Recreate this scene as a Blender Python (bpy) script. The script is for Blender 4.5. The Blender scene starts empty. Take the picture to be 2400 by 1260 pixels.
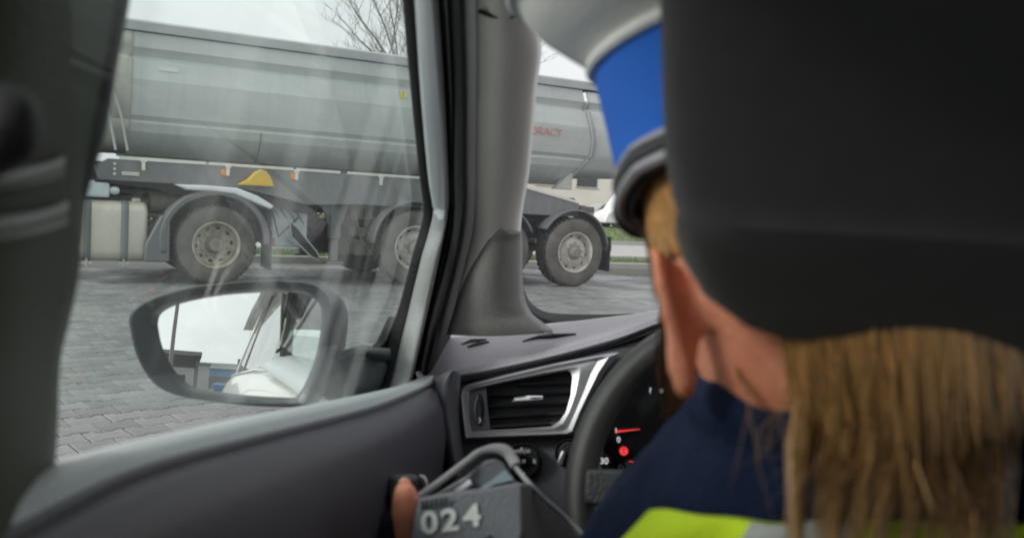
import bpy, bmesh, math, random
from mathutils import Vector, Matrix
random.seed(11)
SC = bpy.context.scene
COL = SC.collection

# ------------------------------------------------------------------ camera
FPX = 2100.0
PHI = math.radians(8); ROLL = math.atan(.057); PITCH = math.atan(156 * math.cos(ROLL) / FPX)
Z3 = Vector((0, 0, 1))
F0 = Vector((-math.sin(PHI), math.cos(PHI), 0)); R0 = Vector((math.cos(PHI), math.sin(PHI), 0))
FW = F0 * math.cos(PITCH) - Z3 * math.sin(PITCH); U0 = F0 * math.sin(PITCH) + Z3 * math.cos(PITCH)
RT = R0 * math.cos(ROLL) + U0 * math.sin(ROLL); UP = U0 * math.cos(ROLL) - R0 * math.sin(ROLL)
CAM = Vector((0, 0, 1.25))
cd = bpy.data.cameras.new('camera'); cam = bpy.data.objects.new('camera', cd); COL.objects.link(cam)
cam.matrix_world = Matrix(((RT.x, UP.x, -FW.x, CAM.x), (RT.y, UP.y, -FW.y, CAM.y), (RT.z, UP.z, -FW.z, CAM.z), (0, 0, 0, 1)))
cd.sensor_width = 36; cd.lens = FPX / 2400 * 36; cd.clip_start = .02; cd.clip_end = 3000
cd.dof.use_dof = True; cd.dof.focus_distance = 2.4; cd.dof.aperture_fstop = 6.6
SC.camera = cam

# ------------------------------------------------------------------ sky, sun, exposure
SUN_EL, SUN_AZ = math.radians(30), math.radians(230)      # azimuth clockwise from +Y: behind the car and to its left
w = bpy.data.worlds.new('World'); SC.world = w; w.use_nodes = True
nt = w.node_tree; nt.nodes.clear()
sky = nt.nodes.new('ShaderNodeTexSky'); sky.sky_type = 'NISHITA'; sky.sun_disc = False
sky.sun_elevation = SUN_EL; sky.sun_rotation = SUN_AZ; sky.dust_density = 3.0; sky.air_density = 1.2
hs = nt.nodes.new('ShaderNodeHueSaturation'); hs.inputs['Saturation'].default_value = .16
tc = nt.nodes.new('ShaderNodeTexCoord'); mp = nt.nodes.new('ShaderNodeMapping'); mp.inputs['Scale'].default_value = (1, 1, 2.6)
nz = nt.nodes.new('ShaderNodeTexNoise'); nz.inputs['Scale'].default_value = 2.2; nz.inputs['Detail'].default_value = 5; nz.inputs['Roughness'].default_value = .55
cr = nt.nodes.new('ShaderNodeValToRGB')
cr.color_ramp.elements[0].position = .3; cr.color_ramp.elements[0].color = (8.6, 8.9, 9.2, 1)
cr.color_ramp.elements[1].position = .72; cr.color_ramp.elements[1].color = (11.6, 11.6, 11.5, 1)
mx = nt.nodes.new('ShaderNodeMix'); mx.data_type = 'RGBA'; mx.inputs[0].default_value = .66
bg = nt.nodes.new('ShaderNodeBackground'); bg.inputs['Strength'].default_value = .087
wo = nt.nodes.new('ShaderNodeOutputWorld')
L = nt.links.new
L(sky.outputs[0], hs.inputs['Color']); L(tc.outputs['Generated'], mp.inputs[0]); L(mp.outputs[0], nz.inputs[0]); L(nz.outputs[0], cr.inputs[0])
L(hs.outputs[0], mx.inputs[6]); L(cr.outputs[0], mx.inputs[7]); L(mx.outputs[2], bg.inputs['Color']); L(bg.outputs[0], wo.inputs[0])
sl = bpy.data.lights.new('sun', 'SUN'); sl.energy = 1.5; sl.angle = math.radians(14); sl.color = (1, .95, .88)
sun = bpy.data.objects.new('sun', sl); COL.objects.link(sun)
sd = Vector((math.sin(SUN_AZ) * math.cos(SUN_EL), math.cos(SUN_AZ) * math.cos(SUN_EL), math.sin(SUN_EL)))
sun.rotation_euler = sd.to_track_quat('Z', 'Y').to_euler()
SC.view_settings.view_transform = 'Standard'; SC.view_settings.look = 'None'
SC.view_settings.exposure = .5; SC.view_settings.gamma = 1
SC.cycles.use_denoising = True
SC.cycles.max_bounces = 10; SC.cycles.transparent_max_bounces = 16; SC.cycles.sample_clamp_indirect = 8

# ------------------------------------------------------------------ pixel helpers
def ray(x, y): return FW + RT * ((x - 1200) / FPX) - UP * ((y - 630) / FPX)
def PW(x, y, d): return CAM + ray(x, y) * d                      # d = distance along the optical axis
def plane_pt(x, y, p0, n):
    d = ray(x, y); return CAM + d * ((p0 - CAM).dot(n) / d.dot(n))
def ground_pt(x, y): return plane_pt(x, y, Vector((0, 0, 0)), Z3)
DN = Vector((1, 0, -.25))                                         # plane of the front left window, leaning in towards the roof
def DP(x, y, off=0): return plane_pt(x, y, Vector((-.30 + off, 0, 1.05)), DN)
def proj(p):
    q = p - CAM; d = q.dot(FW); return (1200 + FPX * q.dot(RT) / d, 630 - FPX * q.dot(UP) / d, d)
def spline(pts, n):
    """resample a list of equal-length tuples, Catmull-Rom"""
    out = []; m = len(pts) - 1
    for i in range(n):
        s = i / (n - 1) * m; k = min(int(s), m - 1); u = s - k
        a, b, c, d = pts[max(k - 1, 0)], pts[k], pts[k + 1], pts[min(k + 2, m)]
        out.append(tuple(.5 * ((2 * b[j]) + (c[j] - a[j]) * u + (2 * a[j] - 5 * b[j] + 4 * c[j] - d[j]) * u * u + (3 * b[j] - a[j] - 3 * c[j] + d[j]) * u ** 3) for j in range(len(b))))
    return out
def lerp_table(tab, y):
    for a, b in zip(tab, tab[1:]):
        if a[0] <= y <= b[0]:
            u = (y - a[0]) / (b[0] - a[0]); return [p + (q - p) * u for p, q in zip(a[1:], b[1:])]
    return list(tab[0][1:]) if y < tab[0][0] else list(tab[-1][1:])

# ------------------------------------------------------------------ materials
MATS = {}
def mat(name, col, rough=.6, metal=0., col2=None, scale=8., bump=0., bscale=60., var=None, coat=0., spec=.5, sss=0., emit=None, estr=0., stretch=None, rand=0., dirt=None, dscale=3., damt=.5, sheen=0., rvar=0., grime=None):
    m = bpy.data.materials.new(name); m.use_nodes = True; MATS[name] = m
    t = m.node_tree; b = t.nodes['Principled BSDF']; lk = t.links.new; N = t.nodes.new
    b.inputs['Base Color'].default_value = (*col, 1); b.inputs['Roughness'].default_value = rough; b.inputs['Metallic'].default_value = metal
    b.inputs['Specular IOR Level'].default_value = spec; b.inputs['Coat Weight'].default_value = coat; b.inputs['Sheen Weight'].default_value = sheen
    if sss: b.inputs['Subsurface Weight'].default_value = sss; b.inputs['Subsurface Radius'].default_value = (.012, .004, .002); b.inputs['Subsurface Scale'].default_value = 1.0
    if emit: b.inputs['Emission Color'].default_value = (*emit, 1); b.inputs['Emission Strength'].default_value = estr
    tcn = N('ShaderNodeTexCoord'); vec = tcn.outputs['Object']
    if stretch:
        mpn = N('ShaderNodeMapping'); mpn.inputs['Scale'].default_value = stretch; lk(vec, mpn.inputs[0]); vec = mpn.outputs[0]
    colout = None
    if col2:
        n = N('ShaderNodeTexNoise'); n.inputs['Scale'].default_value = scale; n.inputs['Detail'].default_value = 6; n.inputs['Roughness'].default_value = .62; lk(vec, n.inputs[0])
        r = N('ShaderNodeValToRGB'); r.color_ramp.elements[0].position = .33; r.color_ramp.elements[1].position = .68
        r.color_ramp.elements[0].color = (*col, 1); r.color_ramp.elements[1].color = (*col2, 1); lk(n.outputs[0], r.inputs[0]); colout = r.outputs[0]
    if dirt:
        n2 = N('ShaderNodeTexNoise'); n2.inputs['Scale'].default_value = dscale; n2.inputs['Detail'].default_value = 8; n2.inputs['Roughness'].default_value = .7; lk(vec, n2.inputs[0])
        r2 = N('ShaderNodeMapRange'); r2.inputs[1].default_value = .42; r2.inputs[2].default_value = .72; r2.inputs[3].default_value = 0; r2.inputs[4].default_value = damt; lk(n2.outputs[0], r2.inputs[0])
        mm = N('ShaderNodeMix'); mm.data_type = 'RGBA'; lk(r2.outputs[0], mm.inputs[0])
        if colout: lk(colout, mm.inputs[6])
        else: mm.inputs[6].default_value = (*col, 1)
        mm.inputs[7].default_value = (*dirt, 1); colout = mm.outputs[2]
    if grime:
        mg2 = N('ShaderNodeMapping'); mg2.inputs['Scale'].default_value = grime[1]; lk(tcn.outputs['Object'], mg2.inputs[0]); ng = N('ShaderNodeTexNoise'); ng.inputs['Scale'].default_value = 1; ng.inputs['Detail'].default_value = 7; ng.inputs['Roughness'].default_value = .7; lk(mg2.outputs[0], ng.inputs[0])
        rg2 = N('ShaderNodeMapRange'); rg2.inputs[1].default_value = .50; rg2.inputs[2].default_value = .78; rg2.inputs[3].default_value = 0; rg2.inputs[4].default_value = grime[2]; lk(ng.outputs[0], rg2.inputs[0])
        mg3 = N('ShaderNodeMix'); mg3.data_type = 'RGBA'; lk(rg2.outputs[0], mg3.inputs[0]); lk(colout, mg3.inputs[6]); mg3.inputs[7].default_value = (*grime[0], 1); colout = mg3.outputs[2]
    if rand:
        oi = N('ShaderNodeObjectInfo'); ge = N('ShaderNodeNewGeometry'); ad = N('ShaderNodeMath'); ad.operation = 'ADD'; lk(oi.outputs['Random'], ad.inputs[0]); lk(ge.outputs['Random Per Island'], ad.inputs[1])
        fr = N('ShaderNodeMath'); fr.operation = 'FRACT'; lk(ad.outputs[0], fr.inputs[0])
        mr = N('ShaderNodeMapRange'); mr.inputs[3].default_value = 1 - rand; mr.inputs[4].default_value = 1 + rand; lk(fr.outputs[0], mr.inputs[0])
        hv = N('ShaderNodeHueSaturation'); lk(mr.outputs[0], hv.inputs['Value'])
        if colout: lk(colout, hv.inputs['Color'])
        else: hv.inputs['Color'].default_value = (*col, 1)
        colout = hv.outputs[0]
    if colout: lk(colout, b.inputs['Base Color'])
    if rvar:
        n4 = N('ShaderNodeTexNoise'); n4.inputs['Scale'].default_value = dscale; n4.inputs['Detail'].default_value = 6; lk(vec, n4.inputs[0])
        m4 = N('ShaderNodeMapRange'); m4.inputs[1].default_value = .3; m4.inputs[2].default_value = .7; m4.inputs[3].default_value = max(rough - rvar, .03); m4.inputs[4].default_value = min(rough + rvar, 1); lk(n4.outputs[0], m4.inputs[0]); lk(m4.outputs[0], b.inputs['Roughness'])
    if bump:
        n3 = N('ShaderNodeTexNoise'); n3.inputs['Scale'].default_value = bscale; n3.inputs['Detail'].default_value = 4; lk(vec, n3.inputs[0])
        bp = N('ShaderNodeBump'); bp.inputs['Strength'].default_value = bump; bp.inputs['Distance'].default_value = .01; lk(n3.outputs[0], bp.inputs['Height']); lk(bp.outputs[0], b.inputs['Normal'])
    return m

def glass_mat(name, tint, dirt=0., streak=False, refl=1.0):
    m = bpy.data.materials.new(name); m.use_nodes = True; t = m.node_tree; t.nodes.clear(); N = t.nodes.new; lk = t.links.new
    tr = N('ShaderNodeBsdfTransparent'); tr.inputs[0].default_value = (*tint, 1)
    gl = N('ShaderNodeBsdfGlossy'); gl.inputs['Roughness'].default_value = .02
    ge = N('ShaderNodeNewGeometry'); dt_ = N('ShaderNodeVectorMath'); dt_.operation = 'DOT_PRODUCT'; lk(ge.outputs['Normal'], dt_.inputs[0]); lk(ge.outputs['Incoming'], dt_.inputs[1])
    ab = N('ShaderNodeMath'); ab.operation = 'ABSOLUTE'; lk(dt_.outputs['Value'], ab.inputs[0])
    om = N('ShaderNodeMath'); om.operation = 'SUBTRACT'; om.inputs[0].default_value = 1; lk(ab.outputs[0], om.inputs[1])
    pw = N('ShaderNodeMath'); pw.operation = 'POWER'; lk(om.outputs[0], pw.inputs[0]); pw.inputs[1].default_value = 5
    ml = N('ShaderNodeMath'); ml.operation = 'MULTIPLY_ADD'; ml.inputs[1].default_value = .9 * refl; ml.inputs[2].default_value = .06 * refl; ml.use_clamp = True; lk(pw.outputs[0], ml.inputs[0])
    ms = N('ShaderNodeMixShader'); lk(ml.outputs[0], ms.inputs[0]); lk(tr.outputs[0], ms.inputs[1]); lk(gl.outputs[0], ms.inputs[2]); last = ms
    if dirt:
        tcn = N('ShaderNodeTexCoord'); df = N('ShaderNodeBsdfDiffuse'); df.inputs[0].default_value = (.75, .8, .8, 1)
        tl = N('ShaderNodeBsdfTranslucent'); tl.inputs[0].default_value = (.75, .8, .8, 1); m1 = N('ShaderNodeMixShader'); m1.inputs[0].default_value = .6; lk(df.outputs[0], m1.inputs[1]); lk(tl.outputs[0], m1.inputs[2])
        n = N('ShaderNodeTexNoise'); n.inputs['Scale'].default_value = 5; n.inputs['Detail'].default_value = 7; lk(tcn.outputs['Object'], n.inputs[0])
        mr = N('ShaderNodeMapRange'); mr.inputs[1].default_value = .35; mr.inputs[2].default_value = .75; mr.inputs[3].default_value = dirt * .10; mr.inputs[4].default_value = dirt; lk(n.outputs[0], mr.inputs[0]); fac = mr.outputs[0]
        if streak:     # smears down the pane, with slanting bands of reflected light painted in
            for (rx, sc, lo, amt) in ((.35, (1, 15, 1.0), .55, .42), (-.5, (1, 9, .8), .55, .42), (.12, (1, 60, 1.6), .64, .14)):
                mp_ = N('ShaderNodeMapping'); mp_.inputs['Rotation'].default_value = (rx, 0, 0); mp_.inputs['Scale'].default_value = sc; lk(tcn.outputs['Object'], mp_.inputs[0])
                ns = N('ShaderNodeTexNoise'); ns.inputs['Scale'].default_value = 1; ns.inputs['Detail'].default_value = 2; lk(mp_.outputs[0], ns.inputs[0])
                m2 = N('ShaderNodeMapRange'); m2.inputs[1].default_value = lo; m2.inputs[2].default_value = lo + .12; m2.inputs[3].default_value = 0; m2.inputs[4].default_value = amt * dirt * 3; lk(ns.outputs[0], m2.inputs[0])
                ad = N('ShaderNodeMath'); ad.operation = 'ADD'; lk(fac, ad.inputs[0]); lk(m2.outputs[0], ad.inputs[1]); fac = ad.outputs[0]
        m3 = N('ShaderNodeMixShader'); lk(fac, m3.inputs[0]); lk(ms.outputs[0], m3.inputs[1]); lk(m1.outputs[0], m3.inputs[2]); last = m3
    o = N('ShaderNodeOutputMaterial'); lk(last.outputs[0], o.inputs[0]); MATS[name] = m; return m

# interior
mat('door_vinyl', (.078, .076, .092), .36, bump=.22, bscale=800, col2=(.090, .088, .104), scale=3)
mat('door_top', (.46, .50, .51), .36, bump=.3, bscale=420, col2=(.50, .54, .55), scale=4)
mat('dash_soft', (.32, .305, .345), .34, bump=.35, bscale=500, col2=(.34, .325, .365), scale=4, spec=.65)
mat('dash_dark', (.018, .018, .020), .5, bump=.3, bscale=420, col2=(.023, .023, .026), scale=5)
mat('dash_panel', (.082, .082, .097), .45, bump=.18, bscale=800, col2=(.094, .094, .108), scale=5)
mat('satin_silver', (.50, .49, .51), .42, metal=.85, col2=(.56, .55, .57), scale=6, bump=.08, bscale=900)
mat('chrome', (.80, .80, .80), .10, metal=1.0)
mat('gloss_black', (.008, .008, .009), .12, coat=.4)
mat('matte_black', (.010, .010, .011), .65, bump=.2, bscale=300)
mat('louvre_black', (.014, .014, .015), .38)
mat('rubber', (.010, .010, .011), .6, bump=.25, bscale=250, col2=(.014, .014, .015), scale=10, spec=.25)
mat('frame_grey', (.55, .575, .61), .22, col2=(.60, .62, .65), scale=9, coat=.4)
mat('frame_plastic', (.115, .118, .125), .45, bump=.2, bscale=400)
mat('pillar_trim', (.68, .645, .60), .55, bump=.35, bscale=500, col2=(.72, .685, .64), scale=5)
mat('pillar_trim_lower', (.21, .203, .195), .55, bump=.35, bscale=500)
mat('b_pillar_trim', (.062, .072, .048), .55, bump=.3, bscale=400, col2=(.070, .080, .056), scale=5, spec=.2)
mat('belt_guide', (.060, .066, .048), .28, bump=.2, bscale=400, spec=.6)
mat('belt_web', (.03, .03, .03), .8, bump=.5, bscale=700)
mat('wheel_leather', (.030, .029, .029), .46, bump=.18, bscale=900, col2=(.038, .037, .036), scale=20)
mat('seat_fabric', (.020, .0208, .022), .92, bump=.35, bscale=1600, col2=(.027, .0275, .029), scale=60, sheen=.15)
mat('headliner', (.78, .76, .73), .9, bump=.2, bscale=500)
mat('carpet', (.03, .03, .032), .95, bump=.6, bscale=300)
mat('print_white', (.75, .75, .75), .5)
mat('gauge_red', (.5, .02, .02), .4, emit=(1, .06, .06), estr=.5)
mat('gauge_white', (.7, .7, .7), .4, emit=(.9, .9, 1), estr=.35)
mat('white_paint', (.76, .745, .70), .22, coat=.6, col2=(.79, .775, .735), scale=2, dirt=(.52, .49, .43), dscale=1.2, damt=.25)
mat('mirror_shell', (.010, .015, .019), .40, col2=(.016, .022, .027), scale=6, dirt=(.06, .06, .06), dscale=9, damt=.2, spec=.25)
mat('mirror_arm', (.045, .055, .062), .38)
mat('mirror_silver', (.92, .92, .91), .0, metal=1.0)
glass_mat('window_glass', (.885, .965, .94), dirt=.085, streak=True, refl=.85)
glass_mat('windscreen_glass', (.97, .975, .98), dirt=.02, refl=.6)
glass_mat('privacy_glass', (.86, .90, .88), dirt=.30, refl=5.0)  # dirt amount here paints a pale veil for sky reflected in the rear glass
# vehicles outside
mat('tipper_paint', (.62, .665, .645), .34, col2=(.66, .70, .68), scale=.9, dirt=(.36, .36, .33), dscale=1.6, damt=.35, stretch=(.35, 1, 1.6), rvar=.1, grime=((.30, .31, .28), (6, 1, .5), .30))
mat('tipper_end', (.56, .565, .51), .5, dirt=(.34, .32, .27), dscale=2.5, damt=.5)
mat('rail_grey', (.45, .47, .475), .5, dirt=(.3, .3, .29), dscale=3, damt=.4)
mat('chassis_grey', (.16, .175, .185), .55, col2=(.19, .205, .21), scale=3, dirt=(.26, .245, .215), dscale=4, damt=.55, grime=((.30, .275, .235), (6, 2, 2.5), .7))
mat('chassis_dirty', (.105, .10, .09), .8, col2=(.20, .185, .155), scale=7, bump=.6, bscale=30)
mat('dark_steel', (.035, .036, .038), .7, dirt=(.13, .12, .10), dscale=5, damt=.6)
mat('tape_white', (.78, .77, .72), .45, dirt=(.5, .46, .38), dscale=5, damt=.4)
mat('tyre_rubber', (.065, .063, .060), .85, col2=(.125, .118, .105), scale=5, bump=.4, bscale=60, dirt=(.21, .195, .165), dscale=3, damt=.6)
mat('tyre_tread', (.040, .039, .038), .9, col2=(.10, .095, .085), scale=14, bump=1.2, bscale=26)
mat('rim_dirty', (.40, .36, .28), .62, metal=.25, col2=(.50, .46, .375), scale=5, dirt=(.16, .145, .12), dscale=8, damt=.7)
mat('rim_pale', (.52, .49, .44), .6, metal=.15, col2=(.60, .57, .52), scale=6, dirt=(.2, .18, .155), dscale=9, damt=.7)
mat('hub_dirty', (.20, .185, .16), .75, col2=(.28, .26, .22), scale=14, bump=.4, bscale=60)
mat('tank_alu', (.60, .575, .49), .42, metal=.35, col2=(.68, .65, .565), scale=2.2, dirt=(.40, .365, .28), dscale=2.4, damt=.55, stretch=(1.5, 1, .6))
mat('strap_grey', (.17, .19, .19), .55)
mat('fender_grey', (.14, .15, .16), .5, dirt=(.17, .16, .14), dscale=4, damt=.6)
mat('fender_white', (.78, .80, .83), .35, dirt=(.55, .53, .50), dscale=3, damt=.4)
mat('box_white', (.62, .68, .72), .4, dirt=(.42, .42, .40), dscale=6, damt=.5)
mat('chock_yellow', (.78, .50, .035), .5, dirt=(.5, .33, .06), dscale=6, damt=.4)
mat('lamp_orange', (.75, .25, .03), .3)
mat('lamp_red', (.55, .03, .02), .25)
mat('lamp_red_dirty', (.30, .05, .04), .5, dirt=(.2, .15, .12), dscale=9, damt=.6)
mat('lettering_red', (.60, .17, .14), .5, dirt=(.6, .54, .52), dscale=9, damt=.9)
mat('sticker_yellow', (.82, .72, .06), .5)
mat('cab_white', (.72, .73, .74), .3, coat=.4, dirt=(.5, .48, .44), dscale=1.5, damt=.3)
mat('car_glass', (.02, .025, .03), .05, spec=.8)
# ground
mat('paver_concrete', (.165, .176, .177), .5, col2=(.245, .255, .25), scale=14, bump=.35, bscale=160, rand=.20, dirt=(.11, .117, .12), dscale=1.1, damt=.6, rvar=.25)
mat('joint_sand', (.085, .083, .075), .9, col2=(.12, .115, .10), scale=20, bump=.5, bscale=200)
mat('asphalt', (.125, .125, .128), .75, col2=(.165, .163, .162), scale=1.3, bump=.4, bscale=90, dirt=(.22, .215, .205), dscale=.5, damt=.5, rvar=.2)
mat('concrete_kerb', (.38, .37, .35), .8, col2=(.45, .44, .42), scale=5, bump=.3, bscale=80)
mat('grass_ground', (.075, .12, .028), .9, col2=(.12, .165, .045), scale=1.5, bump=.8, bscale=30, dirt=(.17, .16, .075), dscale=.7, damt=.5)
mat('grass_blade', (.085, .15, .030), .75, rand=.35)
mat('dry_field', (.30, .27, .19), .9, col2=(.36, .33, .24), scale=1)
mat('bark', (.13, .12, .115), .9, col2=(.17, .16, .15), scale=20)
mat('wall_pale', (.55, .54, .50), .8, col2=(.60, .59, .55), scale=.6, dirt=(.42, .41, .38), dscale=.5, damt=.3)
mat('wall_grey', (.34, .345, .34), .8, col2=(.38, .385, .38), scale=.5)
mat('roof_grey', (.20, .205, .21), .7)
mat('blue_panel', (.12, .24, .38), .6, col2=(.15, .28, .42), scale=1)
mat('steel_post', (.17, .16, .15), .55, metal=.3)
mat('bin_blue', (.06, .16, .34), .45, dirt=(.12, .16, .2), dscale=8, damt=.4)
mat('scrap_dark', (.10, .09, .08), .9, col2=(.22, .20, .17), scale=9, bump=1, bscale=20)
# person and device
mat('skin', (.70, .25, .145), .46, sss=.35, col2=(.76, .34, .22), scale=22, bump=.25, bscale=260)
mat('nail', (.72, .36, .26), .25)
mat('cap_white', (.74, .75, .73), .75, bump=.25, bscale=500, col2=(.78, .79, .77), scale=6)
mat('cap_blue', (.012, .135, .62), .85, bump=.5, bscale=700, col2=(.016, .155, .68), scale=9)
mat('cap_black', (.012, .012, .015), .35)
mat('braid_silver', (.42, .42, .45), .45, metal=.6, bump=.4, bscale=600)
mat('jacket_navy', (.0055, .012, .038), .9, bump=.5, bscale=350, col2=(.008, .018, .052), scale=6, spec=.2)
mat('vest_yellow', (.56, .78, .015), .7, bump=.4, bscale=600, col2=(.62, .84, .02), scale=8)
mat('reflective_grey', (.36, .38, .37), .45, bump=.3, bscale=600)
mat('trouser_navy', (.012, .014, .03), .85, bump=.4, bscale=350)
mat('eye_white', (.8, .8, .78), .2)
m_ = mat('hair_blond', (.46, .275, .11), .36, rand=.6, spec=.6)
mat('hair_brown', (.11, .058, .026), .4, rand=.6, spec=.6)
mat('device_grey', (.135, .143, .163), .36, bump=.2, bscale=400, col2=(.16, .168, .19), scale=8)
mat('device_dark', (.018, .018, .015), .45)
mat('device_tube', (.26, .255, .265), .4, col2=(.31, .30, .31), scale=12)
mat('device_screen', (.32, .40, .46), .12, coat=.5)
mat('device_print', (.62, .65, .62), .6)
mat('shoe_black', (.012, .012, .012), .4)

# ------------------------------------------------------------------ mesh builder
class MB:
    def __init__(s): s.v = []; s.f = []
    def add(s, vs, fs):
        o = len(s.v); s.v += [Vector(p) for p in vs]; s.f += [tuple(i + o for i in q) for q in fs]; return s
    def grid(s, rows, wrap=False):
        n = len(rows[0]); vs = [p for r in rows for p in r]; fs = []
        for i in range(len(rows) - 1):
            for j in range(n if wrap else n - 1):
                k = (j + 1) % n; fs.append((i * n + j, i * n + k, (i + 1) * n + k, (i + 1) * n + j))
        return s.add(vs, fs)
    def loft(s, rings, cap=True):
        n = len(rings[0]); o = len(s.v); s.grid(rings, True)
        if cap: s.f.append(tuple(o + i for i in reversed(range(n)))); s.f.append(tuple(o + (len(rings) - 1) * n + i for i in range(n)))
        return s
    def tube(s, pts, r, n=8, cap=True, flat=1.0, upv=None):
        pts = [Vector(p) for p in pts]; rings = []; prev = None
        for i, p in enumerate(pts):
            d = (pts[min(i + 1, len(pts) - 1)] - pts[max(i - 1, 0)]).normalized()
            a = Vector(upv) if upv is not None else (prev if prev is not None else (Z3 if abs(d.z) < .9 else Vector((1, 0, 0))))
            a = (a - d * a.dot(d)).normalized(); b = d.cross(a); prev = a
            rr = r[i] if isinstance(r, (list, tuple)) else r
            rings.append([p + a * (rr * math.cos(2 * math.pi * k / n)) + b * (rr * flat * math.sin(2 * math.pi * k / n)) for k in range(n)])
        return s.loft(rings, cap)
    def box(s, c, d, M=None):
        c = Vector(c); vs = []
        for x in (-1, 1):
            for y in (-1, 1):
                for z in (-1, 1):
                    q = Vector((x * d[0] / 2, y * d[1] / 2, z * d[2] / 2)); vs.append(c + (M @ q if M else q))
        return s.add(vs, [(0, 1, 3, 2), (4, 6, 7, 5), (0, 4, 5, 1), (2, 3, 7, 6), (0, 2, 6, 4), (1, 5, 7, 3)])
    def prism(s, poly, vec):
        n = len(poly); a = [Vector(p) for p in poly]; b = [p + Vector(vec) for p in a]
        return s.add(a + b, [tuple(reversed(range(n))), tuple(range(n, 2 * n))] + [(i, (i + 1) % n, n + (i + 1) % n, n + i) for i in range(n)])
    def prism2(s, polya, polyb):
        n = len(polya); return s.add(list(polya) + list(polyb), [tuple(reversed(range(n))), tuple(range(n, 2 * n))] + [(i, (i + 1) % n, n + (i + 1) % n, n + i) for i in range(n)])
    def lathe(s, prof, c, ax, n=32, cap=False):
        c = Vector(c); ax = Vector(ax).normalized(); a = (Z3 if abs(ax.z) < .9 else Vector((1, 0, 0))); a = (a - ax * a.dot(ax)).normalized(); b = ax.cross(a)
        rings = [[c + ax * h + (a * math.cos(2 * math.pi * k / n) + b * math.sin(2 * math.pi * k / n)) * r for k in range(n)] for r, h in prof]
        return s.loft(rings, cap)
    def ell(s, c, r, M=None, n=20, m=12):
        c = Vector(c); rings = []
        for i in range(m + 1):
            t = math.pi * (.02 + .96 * i / m); ring = []
            for k in range(n):
                q = Vector((r[0] * math.sin(t) * math.cos(2 * math.pi * k / n), r[1] * math.sin(t) * math.sin(2 * math.pi * k / n), -r[2] * math.cos(t)))
                ring.append(c + (M @ q if M else q))
            rings.append(ring)
        return s.loft(rings, True)
    def mesh(s, name, m, smooth=True, ang=35, weld=False):
        me = bpy.data.meshes.new(name); me.from_pydata([tuple(p) for p in s.v], [], s.f); me.materials.append(MATS[m])
        bm = bmesh.new(); bm.from_mesh(me)
        if weld: bmesh.ops.remove_doubles(bm, verts=bm.verts, dist=1e-5)
        bmesh.ops.recalc_face_normals(bm, faces=bm.faces); bm.to_mesh(me); bm.free()
        if smooth:
            me.polygons.foreach_set('use_smooth', [True] * len(me.polygons)); me.set_sharp_from_angle(angle=math.radians(ang))
        return me
    def build(s, name, m, parent=None, smooth=True, ang=35, bevel=0, bseg=2, solid=0, sub=0, remesh=0, smoothmod=0, label=None, kind=None):
        o = bpy.data.objects.new(name, s.mesh(name, m, smooth, ang, weld=remesh > 0)); COL.objects.link(o)
        attach(o, parent)
        if remesh:
            q = o.modifiers.new('remesh', 'REMESH'); q.mode = 'VOXEL'; q.voxel_size = remesh; q.use_smooth_shade = True
        if smoothmod: q = o.modifiers.new('smooth', 'SMOOTH'); q.factor = .5; q.iterations = smoothmod
        if solid: q = o.modifiers.new('solid', 'SOLIDIFY'); q.thickness = solid; q.offset = -1
        if bevel:
            q = o.modifiers.new('bevel', 'BEVEL'); q.width = bevel; q.segments = bseg; q.limit_method = 'ANGLE'; q.angle_limit = math.radians(40)
        if sub: q = o.modifiers.new('sub', 'SUBSURF'); q.levels = sub; q.render_levels = sub
        if label: o['label'] = label
        if kind: o['kind'] = kind
        return o
def attach(o, parent):
    if parent is None: return
    o.parent = parent
    if parent.get('_world'): o.matrix_parent_inverse = Matrix.Translation(-parent.location)
def tag(o, label, cat, group=None, kind=None):
    if label: o['label'] = label
    if cat: o['category'] = cat
    if group: o['group'] = group
    if kind: o['kind'] = kind
    return o
def thing(name, label, cat, loc, group=None, rotz=0, world=True):
    o = bpy.data.objects.new(name, None); COL.objects.link(o); o.location = loc; o.rotation_euler = (0, 0, rotz); o.empty_display_size = .1
    if world: o['_world'] = 1
    return tag(o, label, cat, group)
def text_obj(name, s, size, M, m, parent, extrude=.001, offset=0):
    c = bpy.data.curves.new(name, 'FONT'); c.body = s; c.size = size; c.extrude = extrude; c.offset = offset; c.align_x = 'CENTER'; c.align_y = 'CENTER'
    t = bpy.data.objects.new(name + '_tmp', c); COL.objects.link(t)
    bpy.context.view_layer.update(); dg = bpy.context.evaluated_depsgraph_get()
    me = bpy.data.meshes.new_from_object(t.evaluated_get(dg)); bpy.data.objects.remove(t); me.transform(M); me.materials.clear(); me.materials.append(MATS[m])
    o = bpy.data.objects.new(name, me); COL.objects.link(o); attach(o, parent); return o
def structure(name, mb, m, **k):
    o = mb.build(name, m, **k); o['kind'] = 'structure'; return o

MIR = (0.07, 0.11)      # where the wing mirror's centre looks: sideways, up
CAPZ = (.078, .133)

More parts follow.
